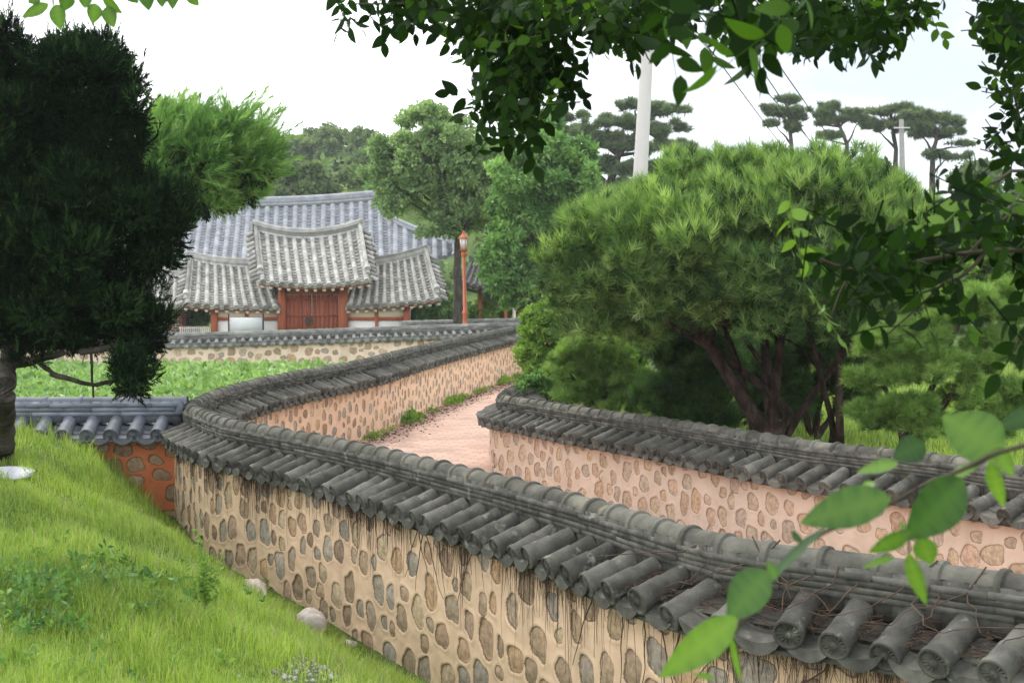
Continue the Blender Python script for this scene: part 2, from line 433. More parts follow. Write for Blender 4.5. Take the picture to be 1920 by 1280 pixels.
def lay_stones(s0, s1, h, row=0.19, wmin=0.09, wmax=0.25, gap=(0.035, 0.11), fill=0.93, flat=0.0, lift=0.06, pale=0.0):
    """Irregular field stones thrown in by size until the face is full: (s, z, half width, half height, turn, power, colour, wobble)."""
    out = []; n_try = int((s1 - s0) * h * 420); S = np.empty(n_try); Z = np.empty(n_try); A_ = np.empty(n_try); B_ = np.empty(n_try); m = 0
    kk = row / 0.19
    for t in range(n_try):
        f = t / n_try; z = rng.uniform(lift, h + 0.05); s = rng.uniform(s0, s1)
        big = 1.12 - 0.38 * min(1, z / h)
        lo, hi = (0.75, 1.0) if f < 0.10 else ((0.42, 0.8) if f < 0.5 else (0.2, 0.5))
        a = (wmin + (wmax - wmin) * rng.uniform(lo, hi) ** 1.0) * big / 2; b_ = a * rng.uniform(0.70, 1.15) * kk * (1 - flat * rng.random()); b_ = min(b_, 0.13)
        if m:
            g = rng.uniform(*gap) * 0.55
            dx = np.abs(S[:m] - s) / (A_[:m] + a + g); dz = np.abs(Z[:m] - z) / (B_[:m] + b_ + g)
            if ((dx ** 2.6 + dz ** 2.6) < 1).any(): continue
        S[m], Z[m], A_[m], B_[m] = s, z, a, b_; m += 1
        c = np.array(STONES[rng.integers(len(STONES))]) * rng.uniform(0.9, 1.35) * np.array([1.05, 1.0, 0.94]); c = c * (1 - pale) + np.array([0.60, 0.45, 0.33]) * pale
        out.append((s, z, a, b_, rng.uniform(-.3, .3), rng.uniform(1.9, 3.6), c, rng.uniform(0, 6.28, 3)))
    return out

def wall_face(line, slen, side, half, s0, s1, ds, ztop, dz, stones, deep=1.0, wav=0.007):
    """A tessellated wall face: plaster with stones sunk in it, as real relief."""
    ns = int((s1 - s0) / ds) + 2; ss = np.linspace(s0, s1, ns)
    C = np.stack([np.interp(ss, slen, line[:, k]) for k in range(3)], 1)
    tg = np.gradient(C[:, :2], axis=0); tg /= np.linalg.norm(tg, axis=1)[:, None]
    N = np.stack([-tg[:, 1], tg[:, 0]], 1) * side
    zb = H(C[:, 0] + N[:, 0] * (half + 0.1), C[:, 1] + N[:, 1] * (half + 0.1)).min() - 0.2 if s1 - s0 < 3 else None
    zb = base_h(C[:, 1]) - 0.45
    zt = C[:, 2] - ztop
    hmax = (zt - zb).max(); nz_ = int(hmax / dz) + 2
    f = np.linspace(0, 1, nz_)[None]
    Z = zb[:, None] + (zt - zb)[:, None] * f
    Sg = np.repeat(ss[:, None], nz_, 1); Zl = Z - zb[:, None]
    sd = np.full(Sg.shape, -0.2); col = np.zeros(Sg.shape + (3,)) + 0.3; bul = np.zeros(Sg.shape)
    for (cs, cz, a, b_, rot, pw, c, wob) in stones:
        r = max(a, b_) * 1.5 + 0.03
        i0, i1 = np.searchsorted(ss, [cs - r, cs + r]); 
        if i1 <= i0: continue
        x = Sg[i0:i1] - cs; z = Zl[i0:i1] - cz
        sel = np.abs(z) < r
        cr, sr = math.cos(rot), math.sin(rot); u = x * cr + z * sr; w = -x * sr + z * cr
        th = np.arctan2(w / b_, u / a)
        rr = 1 + 0.08 * np.sin(2 * th + wob[0]) + 0.065 * np.sin(3 * th + wob[1]) + 0.035 * np.sin(5 * th + wob[2])
        rho = (np.abs(u / a) ** pw + np.abs(w / b_) ** pw) ** (1 / pw) / rr
        d = (1 - rho) * min(a, b_)
        better = (d > sd[i0:i1]) & sel
        sd[i0:i1][better] = d[better]; col[i0:i1][better] = c
        bul[i0:i1][better] = (np.sqrt(np.clip(1 - np.clip(rho, 0, 1) ** 2, 0, 1)) * 0.022 * (0.6 + 0.8 * math.sin(wob[0]) ** 2))[better]
    lip = 0.008 * np.exp(-((sd + 0.012) / 0.014) ** 2)
    ins = np.clip(sd / 0.010, 0, 1)
    disp = lip * (1 - ins) + ins * (-0.024 + 1.25 * bul) * deep
    p3 = np.stack([Sg, Zl, Sg * 0 + side], -1).reshape(-1, 3)
    disp = disp + wav * vnoise(p3, 2.1, 5).reshape(Sg.shape) * 0.6 + 0.003 * vnoise(p3, 23, 6).reshape(Sg.shape)
    X = C[:, 0, None] + N[:, 0, None] * (half + disp); Y = C[:, 1, None] + N[:, 1, None] * (half + disp)
    V = np.stack([X, Y, Z], -1).reshape(-1, 3)
    Q = grid_tris(ns, nz_)
    if side > 0: Q = Q[:, ::-1]
    return V, Q, sd.ravel(), (Zl / hmax).ravel(), col.reshape(-1, 3)

def masonry(parent, line, slen, faces, mat, ztop=0.40, half=0.2):
    Vs, Qs, A, B_, Cc, n = [], [], [], [], [], 0
    for (side, s0, s1, ds, dz, stones, deep) in faces:
        v, q, a, b, c = wall_face(line, slen, side, half, s0, s1, ds, ztop, dz, stones, deep)
        Vs.append(v); Qs.append(q + n); A.append(a); B_.append(b); Cc.append(c); n += len(v)
    return mesh_obj('masonry', np.vstack(Vs), np.vstack(Qs), mat, parent, {'sd': np.concatenate(A), 'rise': np.concatenate(B_)}, smooth=180, cols={'scol': np.vstack(Cc)})

def barrel_tile(fine, r=0.072, d0=0.075, d1=0.375, z0=-0.195, z1=-0.318):
    """A half-round eave tile with its round end face; x along the wall, y outward, z up from the ridge top."""
    n = 11 if fine else 6
    ax = np.array([0, d1 - d0, z1 - z0]); Ln = np.linalg.norm(ax); ax /= Ln; up = np.cross(np.array([1.0, 0, 0]), ax)
    th = np.linspace(-0.35, math.pi + 0.35, n)
    st = [(0, r * 0.93), (0.42 * Ln, r * 0.90), (0.44 * Ln, r), (Ln - 0.035, r * 1.0), (Ln - 0.03, r * 1.06), (Ln, r * 1.06)] if fine else [(0, r * 0.94), (Ln, r)]
    V = []; o = np.array([0, d0, z0])
    for s, rr in st:
        V += [o + ax * s + rr * (math.cos(t) * np.array([1.0, 0, 0]) + math.sin(t) * up) for t in th]
    Q = grid_tris(len(st), n); T = np.vstack([Q[:, [0, 2, 1]], Q[:, [0, 3, 2]]])
    m = MB(); m.add(np.array(V), T)
    # the round face with a rim and a chrysanthemum of flutes
    e = o + ax * Ln; k = 32 if fine else 10
    t = np.linspace(0, 2 * math.pi, k, endpoint=False)
    ring = lambda rr, dd: e + ax * np.broadcast_to(np.asarray(dd, float), (k,))[:, None] + rr * (np.cos(t)[:, None] * np.array([1.0, 0, 0]) + np.sin(t)[:, None] * up)
    if fine:
        fl = np.where(np.arange(k) % 2 == 0, 0.0045, -0.004)
        rings = [ring(r * 1.06, -0.03), ring(r * 1.06, 0.004), ring(r * 0.93, 0.007), ring(r * 0.84, -0.006), ring(r * 0.76, -0.006 + fl), ring(r * 0.30, -0.006 + fl * 0.9), ring(r * 0.22, 0.004), ring(r * 0.05, 0.007)]
    else:
        rings = [ring(r * 1.05, -0.03), ring(r * 1.05, 0.004), ring(r * 0.85, -0.002), ring(r * 0.03, 0.002)]
    V = np.vstack(rings); nr = len(rings); i = np.arange(nr - 1)[:, None] * k; j = np.arange(k)[None]; j2 = (j + 1) % k
    Q = np.stack([i + j, i + k + j, i + k + j2, i + j2], -1).reshape(-1, 4); m.add(V, Q)
    return np.vstack(m.V), np.vstack(m.T)

def pan_tile(fine, w=0.275, d0=0.07, d1=0.352, z0=-0.232, z1=-0.348, lipdrop=0.05, lapped=3):
    """The hollow tiles between two barrel tiles, in laps, with a curved drip plate at the eave."""
    n = 9 if fine else 5
    a = np.linspace(-w / 2, w / 2, n); cup = 0.042 * (2 * a / w) ** 2 - 0.02
    m = MB(); L = lapped if fine else 1
    rows = []
    for k in range(L):
        for f in (k / L, (k + 1) / L):
            z = z0 + (z1 - z0) * f + (0.014 if f == (k + 1) / L else 0.0) * (1 if fine else 0)
            rows.append(np.stack([a, np.full(n, d0 + (d1 - d0) * f), z + cup], 1))
    V = np.vstack(rows); m.add(V, grid_tris(len(rows), n)[:, ::-1])
    # drip plate
    top = rows[-1]; low = top.copy(); low[:, 2] -= lipdrop * np.sqrt(np.clip(1.02 - (2 * np.abs(a) / w) ** 2, 0.02, 1)); low[:, 1] += 0.012
    fr = top.copy(); fr[:, 1] += 0.008
    back = low.copy(); back[:, 1] -= 0.02; 
    mid = (fr + low) / 2; mid[:, 1] -= 0.004
    m.add(np.vstack([top, fr, mid, low, back]), grid_tris(5, n)[:, ::-1])
    return np.vstack(m.V), np.vstack(m.T)

def along(line, slen, pitch, s0=None, s1=None):
    s = np.arange((s0 or slen[0]) + pitch / 2, s1 or slen[-1], pitch)
    C = np.stack([np.interp(s, slen, line[:, k]) for k in range(3)], 1)
    C2 = np.stack([np.interp(s + 0.03, slen, line[:, k]) for k in range(3)], 1)
    C1 = np.stack([np.interp(s - 0.03, slen, line[:, k]) for k in range(3)], 1)
    t = C2 - C1; t /= np.linalg.norm(t, axis=1)[:, None]
    return s, C, t

def place(temp, C, t, side, jit=0.0, drop=None, tint=None, yaw=None):
    """Template copies at points C: x along the wall, y outward on the given side."""
    tv, tt = temp; N = len(C)
    t2 = np.stack([t[:, 0], t[:, 1], np.zeros(N)], 1); t2 /= np.linalg.norm(t2, axis=1)[:, None]
    n = np.stack([-t2[:, 1], t2[:, 0], np.zeros(N)], 1) * side
    if jit:
        a = rng.normal(0, jit, N)[:, None]
        t2, n = t2 * np.cos(a) + n * np.sin(a), n * np.cos(a) - t2 * np.sin(a)
    zz = np.repeat(np.array([[0, 0, 1.0]]), N, 0)
    if jit:
        b = rng.normal(0, jit * 0.6, N)[:, None]; n2 = n * np.cos(b) + zz * np.sin(b); zz = zz * np.cos(b) - n * np.sin(b); n = n2
    M = np.stack([t2, n, zz], 2)
    V = np.einsum('nij,kj->nki', M, tv) + C[:, None] + (0 if not jit else rng.normal(0, jit * 0.08, (N, 1, 3)))
    T = tt[None] + (np.arange(N) * len(tv))[:, None, None]
    if side < 0: T = T[:, :, ::-1]
    tint = rng.random(N) if tint is None else tint
    return V.reshape(-1, 3), T.reshape(-1, 3), np.repeat(tint, len(tv))

def cap_tile(fine, L=0.30, r=0.075):
    n = 12 if fine else 7
    th = np.linspace(-0.15, math.pi + 0.15, n)
    st = [(-L / 2, r), (L / 2 - 0.045, r * 0.97), (L / 2 - 0.04, r * 1.17), (L / 2 - 0.025, r * 1.2), (L / 2 - 0.008, r * 1.17), (L / 2, r)]
    if not fine: st = [(-L / 2, r), (L / 2 - 0.05, r * 0.98), (L / 2 - 0.045, r * 1.16), (L / 2, r * 1.14)]
    V = [(s, -rr * math.cos(t), -r + rr * math.sin(t)) for s, rr in st for t in th]
    Q = grid_tris(len(st), n)
    return np.array(V), np.vstack([Q[:, [0, 2, 1]], Q[:, [0, 3, 2]]])

def tile_roof(parent, line, slen, mats, fine_s=None, spacing=0.275, jit=0.03, sides=(1, -1), scale=1.0, layers=4, stack=0.130, capr=0.078, drop=0.065, out=0.0, caplen=0.30, cupd=0.062):
    """Roof of a garden wall: eave tiles both ways, a stack of flat tiles and a rolled cap."""
    kw = dict(d1=0.375 + out, z0=-0.195 - drop, z1=-0.318 - drop - out * 0.42, r=0.072 * scale)
    pk = dict(w=spacing, d1=0.352 + out, z0=-0.232 - drop, z1=-0.348 - drop - out * 0.42, lipdrop=cupd)
    m = MB()
    for side in sides:
        s, C, t = along(line, slen, spacing)
        fine = (s > fine_s[0]) & (s < fine_s[1]) if fine_s else np.zeros(len(s), bool)
        for f in (True, False):
            ix = fine if f else ~fine
            if not ix.any(): continue
            m.add(*place(barrel_tile(f, **kw), C[ix], t[ix], side, jit))
            m.add(*place(pan_tile(f, **pk), C[ix] + t[ix] * spacing / 2, t[ix], side, jit * 0.5))
        # mud bed and boarding under the tiles
        s, C, t = along(line, slen, 0.1)
        n = np.stack([-t[:, 1], t[:, 0]], 1); n /= np.linalg.norm(n, axis=1)[:, None]; n *= side
        rows = [np.stack([C[:, 0] + n[:, 0] * d, C[:, 1] + n[:, 1] * d, C[:, 2] + z], 1) for d, z in
                ((0.0, -0.255 - drop), (0.33 + out, -0.39 - drop - out * .42), (0.33 + out, -0.41 - drop - out * .42), (0.17, -0.37 - drop), (0.0, -0.37 - drop))]
        m.add(np.vstack(rows), grid_tris(5, len(C)) if side < 0 else grid_tris(5, len(C))[:, ::-1], 0.2)
    m.build('tile_roof', mats[0], parent, smooth=40)
    # flat tiles under the cap
    m = MB(); base = -capr - 0.005
    for k in range(layers):
        s, C, t = along(line, slen, 0.30 + 0.03 * k)
        hh = stack / layers; hw = 0.106 + 0.003 * ((k + 1) % 2) - 0.003 * k
        bx = MB().box((0, 0, base - hh * (k + 0.5)), (0.326 + 0.03 * k, 2 * hw, hh * 0.93))
        m.add(*place((np.vstack(bx.V), np.vstack(bx.T)), C, t, 1, jit * 0.35))
    s, C, t = along(line, slen, 0.12); bx = MB().box((0, 0, base - stack / 2 - 0.03), (0.15, 0.17, stack + 0.10))
    m.add(*place((np.vstack(bx.V), np.vstack(bx.T)), C, t, 1))
    m.build('ridge_course', mats[1], parent)
    s, C, t = along(line, slen, caplen)
    fine = (s > fine_s[0]) & (s < fine_s[1]) if fine_s else np.zeros(len(s), bool)
    m = MB()
    for f in (True, False):
        ix = fine if f else ~fine
        if ix.any(): m.add(*place(cap_tile(f, caplen + 0.015, capr), C[ix], t[ix], 1, jit * 0.5))
    m.build('ridge_cap', mats[2], parent, smooth=40)

lich = ((0.20, 0.205, 0.17), 0.60, 9)
m_tile = rough_mat('weathered_tile', [(0.25, (0.045, 0.044, 0.038)), (0.5, (0.102, 0.099, 0.085)), (0.78, (0.185, 0.178, 0.148))], 7, 8, 0.93, 0.8, 0.006, 65, tint=0.34, spots=lich, spec=0.15)
m_course = rough_mat('weathered_flat_tile', [(0.25, (0.045, 0.044, 0.038)), (0.55, (0.105, 0.102, 0.088)), (0.8, (0.175, 0.17, 0.146))], 8, 8, 0.93, 0.8, 0.006, 50, tint=0.34, spec=0.15, spots=lich)
m_cap = rough_mat('weathered_cap_tile', [(0.25, (0.055, 0.054, 0.045)), (0.5, (0.115, 0.112, 0.094)), (0.78, (0.195, 0.187, 0.152))], 6, 8, 0.93, 0.8, 0.006, 60, tint=0.28, spots=((0.21, 0.19, 0.14), 0.6, 6), spec=0.15)
m_blue = rough_mat('blue_grey_tile', [(0.25, (0.085, 0.093, 0.112)), (0.55, (0.135, 0.146, 0.17)), (0.8, (0.20, 0.212, 0.235))], 4, 6, 0.6, 0.3, 0.004, 50, tint=0.18, spec=0.4)
m_blue_dark = rough_mat('blue_grey_flat_tile', [(0.25, (0.10, 0.115, 0.14)), (0.55, (0.17, 0.19, 0.225)), (0.8, (0.24, 0.26, 0.30))], 4, 6, 0.6, 0.3, 0.004, 50, tint=0.3, spec=0.4)
m_far_tile = rough_mat('pale_weathered_tile', [(0.25, (0.11, 0.112, 0.105)), (0.5, (0.19, 0.19, 0.178)), (0.78, (0.31, 0.31, 0.29))], 3, 7, 0.9, 0.4, 0.01, 20, tint=0.28, spec=0.2)

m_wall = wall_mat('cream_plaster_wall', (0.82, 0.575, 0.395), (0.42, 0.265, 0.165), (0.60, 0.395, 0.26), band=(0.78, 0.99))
m_wall3 = wall_mat('pink_plaster_wall', (0.66, 0.515, 0.405), (0.55, 0.32, 0.19), (0.54, 0.40, 0.29), joint=(0.17, 0.11, 0.075), band=(0.84, 0.97))
m_wall5 = wall_mat('far_plaster_wall', (0.82, 0.65, 0.51), (0.52, 0.36, 0.24), (0.44, 0.32, 0.21), joint=(0.25, 0.18, 0.12))
m_wall4 = wall_mat('red_mud_wall', (0.66, 0.21, 0.09), (0.50, 0.14, 0.06), (0.48, 0.14, 0.06))

w1l = w1d; LEN1 = w1s[-1]
s_corner = w1s[np.argmin(np.abs(w1d[:, 1] - 17.4))]
wall1 = thing('stone_wall', 'long winding stone and plaster wall in front, turning a corner beside the grass bank and running back to the gate', 'wall', (w1d[60][0], w1d[60][1], 0))
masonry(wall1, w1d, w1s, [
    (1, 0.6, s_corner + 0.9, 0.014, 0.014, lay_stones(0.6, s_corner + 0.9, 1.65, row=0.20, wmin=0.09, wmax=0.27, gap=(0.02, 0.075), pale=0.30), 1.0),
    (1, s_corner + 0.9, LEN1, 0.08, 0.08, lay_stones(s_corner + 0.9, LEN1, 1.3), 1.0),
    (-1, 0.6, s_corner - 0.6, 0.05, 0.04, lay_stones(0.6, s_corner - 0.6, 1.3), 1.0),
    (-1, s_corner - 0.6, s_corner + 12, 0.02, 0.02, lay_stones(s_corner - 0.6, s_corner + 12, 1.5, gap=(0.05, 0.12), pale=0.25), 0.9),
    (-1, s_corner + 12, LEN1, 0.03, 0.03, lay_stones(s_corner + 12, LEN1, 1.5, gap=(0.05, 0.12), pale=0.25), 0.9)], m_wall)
tile_roof(wall1, w1d, w1s, (m_tile, m_course, m_cap), fine_s=(0, s_corner + 4), jit=0.055)

wall3 = thing('stone_wall', 'stone and pink plaster wall with a curved end, between the paved path and the big round pine', 'wall', (w3d[60][0], w3d[60][1], 0))
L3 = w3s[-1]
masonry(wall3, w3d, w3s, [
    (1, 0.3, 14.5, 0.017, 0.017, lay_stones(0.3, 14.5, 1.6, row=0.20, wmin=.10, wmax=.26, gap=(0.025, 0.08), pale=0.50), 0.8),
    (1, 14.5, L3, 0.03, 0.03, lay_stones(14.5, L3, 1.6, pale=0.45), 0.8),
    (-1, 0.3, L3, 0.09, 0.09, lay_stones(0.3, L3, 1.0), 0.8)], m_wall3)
tile_roof(wall3, w3d, w3s, (m_tile, m_course, m_cap), fine_s=(0, 18), jit=0.035, caplen=0.29)

w4d, w4s = crom(W4, 0.1)
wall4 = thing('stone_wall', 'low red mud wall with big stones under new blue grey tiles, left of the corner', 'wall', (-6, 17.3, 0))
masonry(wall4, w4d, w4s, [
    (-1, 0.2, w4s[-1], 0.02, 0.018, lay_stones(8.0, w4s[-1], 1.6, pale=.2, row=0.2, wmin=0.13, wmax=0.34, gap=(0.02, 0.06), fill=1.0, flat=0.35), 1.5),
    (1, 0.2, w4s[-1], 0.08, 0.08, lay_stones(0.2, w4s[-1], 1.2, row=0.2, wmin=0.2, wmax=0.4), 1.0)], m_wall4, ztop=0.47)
tile_roof(wall4, w4d, w4s, (m_blue, m_blue_dark, m_blue), fine_s=(0, 20), jit=0.006, layers=3, stack=0.16, drop=0.10, out=0.05, capr=0.07, caplen=0.42, spacing=0.28, scale=1.15, cupd=0.075)

w5d, w5s = crom(W5, 0.2)
wall5 = thing('stone_wall', 'far cream stone wall with grey tiles running across in front of the gate', 'wall', (-6, 46.5, 0.5))
masonry(wall5, w5d, w5s, [(-1, 0, w5s[-1], 0.04, 0.04, lay_stones(0, w5s[-1], 1.5, row=0.22, wmin=0.12, wmax=0.32, gap=(0.05, 0.14), pale=0.35, flat=0.4), 1.0)], m_wall5)
tile_roof(wall5, w5d, w5s, (m_far_tile, m_far_tile, m_far_tile), jit=0.02)
w6d, w6s = crom(W6, 0.3)
wall6 = thing('stone_wall', 'farthest low tiled wall behind the orange lamp post', 'wall', (0, 57, 0.9))
masonry(wall6, w6d, w6s, [(-1, 0, w6s[-1], 0.06, 0.06, lay_stones(0, w6s[-1], 1.2, wmin=0.14, wmax=0.3), 1.0)], m_wall5)
tile_roof(wall6, w6d, w6s, (m_far_tile, m_far_tile, m_far_tile), jit=0.02)

# ------------------------------------------------------------------ buildings
def qbez(a, b, n, sag):
    u = np.linspace(0, 1, n); return a[None] * (1 - u)[:, None] + b[None] * u[:, None] - np.array([0, 0, 1.0]) * (sag * 4 * u * (1 - u))[:, None]

def tiled_slope(mb, L0, L1, E0, E1, rows, courses, sagR=0.0, sagE=0.0, sagV=0.12, bumpH=0.115, side=1):
    """One slope of a Korean tiled roof: rows of round tiles over lapped hollow tiles, as relief."""
    per = 10; nu = rows * per + 1
    u = np.linspace(0, 1, nu)
    vs = []
    for k in range(courses): vs += [(k / courses, 0.0), ((k + 0.96) / courses, 1.0)]
    vs += [(1.0, 0.0)]
    v = np.array([a for a, _ in vs]); saw = np.array([b for _, b in vs])
    top = L0[None] * (1 - u)[:, None] + L1[None] * u[:, None]; top[:, 2] -= sagR * 4 * u * (1 - u)
    bot = E0[None] * (1 - u)[:, None] + E1[None] * u[:, None]; bot[:, 2] -= sagE * 4 * u * (1 - u)
    G = top[:, None] * (1 - v)[None, :, None] + bot[:, None] * v[None, :, None]
    G[..., 2] -= (sagV * 4 * v * (1 - v))[None]
    du = np.gradient(G, axis=0); dv = G[:, -1:] - G[:, :1]
    Nn = np.cross(du, np.broadcast_to(dv, G.shape)); Nn /= np.linalg.norm(Nn, axis=2)[..., None] + 1e-9
    Nn *= np.sign(Nn[..., 2:3] + 1e-9)
    ph = (u * rows) % 1.0; x = (ph - 0.5) / 0.27
    bar = np.sqrt(np.clip(1 - x * x, 0, 1)); inb = np.abs(x) < 1
    step = saw[None] * 0.040
    jr = np.repeat(rng.normal(0, 0.003, (rows + 1, len(v))), per, 0)[:nu]
    hgt = np.where(inb[:, None], bar[:, None] * bumpH + step * 0.35, step - 0.02 * np.cos(np.clip((ph - 0.0) * 2 * math.pi, 0, 7))[:, None]) + jr
    G = G + Nn * hgt[..., None]
    Q = grid_tris(nu, len(v))
    if Nn[nu // 2, 3, 2] > 0 and np.cross(du[nu // 2, 3], dv[nu // 2, 0])[2] < 0: Q = Q[:, ::-1]
    tint = np.repeat(rng.random((rows + 1, len(v))), per, 0)[:nu] * 0.45 + np.where(inb, 0.55, 0.0)[:, None]
    mb.add(G.reshape(-1, 3), Q, tint.ravel())
    # end faces of the round tiles along the eave, and the thickness of the eave
    fwd = dv[nu // 2, 0] / np.linalg.norm(dv[nu // 2, 0])
    for k in range(rows):
        i = int((k + 0.5) * per); c = G[i, -1] - Nn[i, -1] * 0.045
        w = np.linalg.norm(E1 - E0) / rows * 0.30
        mb.tube([c - fwd * 0.05, c + fwd * 0.05], [w, w], 10, rng.random())
    e = G[:, -1]; low = e - np.array([0, 0, 0.09]); mb.add(np.vstack([e, low]), grid_tris(2, nu), 0.3)
    return top, bot

def swept_ridge(mb, pts, w, h, layers=3, capr=0.09, a=0.5):
    """Stacked flat tiles with a round cap along a line."""
    pts = np.asarray(pts)
    for k in range(layers):
        q = pts + np.array([0, 0, h * (k + 0.5) / layers])
        mb.tube(q, [w * (1.0 + 0.12 * (k % 2))] * len(q), 4, rng.random(), squash=h / layers * 0.86 / (2 * w) * 1.35)
    q = pts + np.array([0, 0, h + capr * 0.3]); mb.tube(q, [capr] * len(q), 8, rng.random())

m_gtile = rough_mat('gate_roof_tile', [(0.2, (0.20, 0.195, 0.18)), (0.5, (0.36, 0.35, 0.325)), (0.8, (0.54, 0.525, 0.49))], 3.5, 8, 0.9, 0.4, 0.010, 22, tint=0.46, spec=0.2,
                    spots=((0.20, 0.205, 0.17), 0.62, 2.5))
m_htile = rough_mat('hall_roof_tile', [(0.2, (0.19, 0.20, 0.222)), (0.5, (0.29, 0.30, 0.328)), (0.8, (0.42, 0.43, 0.455))], 2.5, 7, 0.75, 0.3, 0.010, 16, tint=0.34, spec=0.3)
m_wood = rough_mat('red_brown_timber', [(0.2, (0.27, 0.075, 0.035)), (0.6, (0.40, 0.115, 0.055)), (0.9, (0.46, 0.15, 0.075))], 5, 5, 0.7, 0.2, 0.004, 30, tint=0.2, stretch=(1, 1, 0.15))
m_door = rough_mat('dark_red_door', [(0.2, (0.23, 0.058, 0.032)), (0.6, (0.30, 0.082, 0.044)), (0.9, (0.36, 0.105, 0.058))], 4, 5, 0.65, 0.2, 0.004, 30, tint=0.15, stretch=(3, 1, 0.2))
m_panel = rough_mat('cream_panel', [(0.2, (0.84, 0.72, 0.55)), (0.6, (0.89, 0.78, 0.62)), (0.9, (0.91, 0.81, 0.66))], 2, 5, 0.9, 0.1, 0.003, 30)
m_white = rough_mat('white_wash', [(0.2, (0.80, 0.78, 0.74)), (0.7, (0.87, 0.85, 0.81))], 2, 4, 0.9, 0.1, 0.003, 30)
m_iron = rough_mat('dark_iron', [(0.3, (0.02, 0.02, 0.02)), (0.7, (0.045, 0.042, 0.04))], 8, 4, 0.5, 0.1, 0.002, 30)
m_rend = rough_mat('pale_rafter_end', [(0.3, (0.72, 0.66, 0.58)), (0.7, (0.82, 0.77, 0.7))], 6, 3, 0.8, 0)
m_stone = rough_mat('grey_granite', [(0.25, (0.26, 0.25, 0.23)), (0.5, (0.36, 0.34, 0.32)), (0.8, (0.46, 0.44, 0.42))], 9, 8, 0.9, 0.6, 0.012, 35)

YG = 60.0
gate = thing('gatehouse', 'wooden gatehouse with raised middle roof, red doors and cream panels beside the lamp post', 'gate', tuple(P(588, 640, YG)))

def back(p, ridge, f=1.0):
    return np.array([p[0], ridge[1] + (ridge[1] - p[1]) * f, p[2]])
def gate_roof(name, parent, Lp, Rp, Ep, Fp, Yr, Ye, rows, courses, sagR, sagE, mat, verge=(True, True), rw=0.13, rh=0.26, label=None):
    """Two slopes, a stacked ridge with lifted ends, falling verge ridges and tile ends at the gables."""
    L0, L1, E0, E1 = P(*Lp, Yr), P(*Rp, Yr), P(*Ep, Ye), P(*Fp, Ye)
    mb = MB()
    top, bot = tiled_slope(mb, L0, L1, E0, E1, rows, courses, sagR, sagE)
    B0, B1 = back(E0, L0), back(E1, L1)
    tiled_slope(mb, L0, L1, B0, B1, rows, max(4, courses // 3), sagR, sagE)
    for c, L_, E_, sgn in ((verge[0], L0, E0, -1), (verge[1], L1, E1, 1)):     # short tiles poking out of the gable edge
        if not c: continue
        for E2 in (E_, back(E_, L_)):
            for k in range(11):
                v = (k + 0.6) / 11.5; p = L_ * (1 - v) + E2 * v - np.array([0, 0, 0.12 * 4 * v * (1 - v) - 0.02])
                q = p + np.array([sgn * 0.30, (E2[1] - L_[1]) * 0.03, -0.15])
                mb.tube([p, q], [0.075, 0.085], 8, rng.random())
    rf = mb.build('roof', mat, parent, smooth=38)
    if label: rf['label'] = label
    rg = MB(); q = top + np.array([0, 0, 0.02]); q = q[::max(1, len(q) // 24)]
    swept_ridge(rg, q, rw, rh, 4, 0.085)
    for e, sgn in ((top[0], -1), (top[-1], 1)):                                 # ridge end tiles
        rg.box(e + np.array([sgn * 0.03, 0, rh * 0.5]), (0.10, rw * 2.3, rh * 1.25), 0, 0.6)
    rg.build('ridge', mat, rf, smooth=38)
    for c, L_, E_, sgn in ((verge[0], L0, E0, 1), (verge[1], L1, E1, -1)):
        if not c: continue
        for E2 in (E_, back(E_, L_)):
            vv = np.linspace(0.02, 0.82, 10)[:, None]
            pts = L_ * (1 - vv) + E2 * vv; pts[:, 2] -= (0.12 * 4 * vv * (1 - vv))[:, 0]; pts[:, 0] += sgn * 0.12; pts[:, 2] += 0.05
            vr = MB(); swept_ridge(vr, pts, 0.10, 0.13, 2, 0.09)
            e = pts[-1]; d = (pts[-1] - pts[-2]); d /= np.linalg.norm(d)
            vr.tube([e + np.array([0, 0, 0.20]) - d * 0.05, e + np.array([0, 0, 0.18]) + d * 0.14], [0.13, 0.14], 10, 0.9)
            vr.tube([e + np.array([0, 0, 0.05]) - d * 0.05, e + np.array([0, 0, 0.0]) + d * 0.20], [0.11, 0.12], 10, 0.7)
            vr.build('verge_ridge', mat, rf, smooth=38)
    return rf, L0, L1, E0, E1, bot

def rafters(parent, bot, n, Ye, inset=0.12, drop=0.17):
    q = np.linspace(0.03, 0.97, n); k = np.linspace(0, 1, len(bot))
    for a in q:
        c = np.array([np.interp(a, k, bot[:, j]) for j in range(3)]); c[1] += inset; c[2] -= drop
        m = MB().tube([c, c + np.array([0, 0.9, 0.42])], [0.055, 0.055], 8, 0.5)
        r = m.build('rafter', m_wood, parent, smooth=40)
        MB().tube([c - np.array([0, 0.012, 0.005]), c + np.array([0, 0.003, 0])], [0.078, 0.078], 10, 0.5).build('rafter_end', m_rend, r)
    b = bot.copy(); b[:, 1] += 0.10; b[:, 2] -= 0.105
    MB().tube(b[::6], [0.05] * len(b[::6]), 4, 0.4).build('eave_board', m_wood, parent)

def box_px(mb, x0, y0, x1, y1, Yf, depth, a=0.5):
    """A box whose front face fills a pixel rectangle at depth Yf."""
    p, q = P(x0, y0, Yf), P(x1, y1, Yf)
    return mb.box(((p[0] + q[0]) / 2, Yf + depth / 2, (p[2] + q[2]) / 2), (abs(q[0] - p[0]), depth, abs(p[2] - q[2])), 0, a)

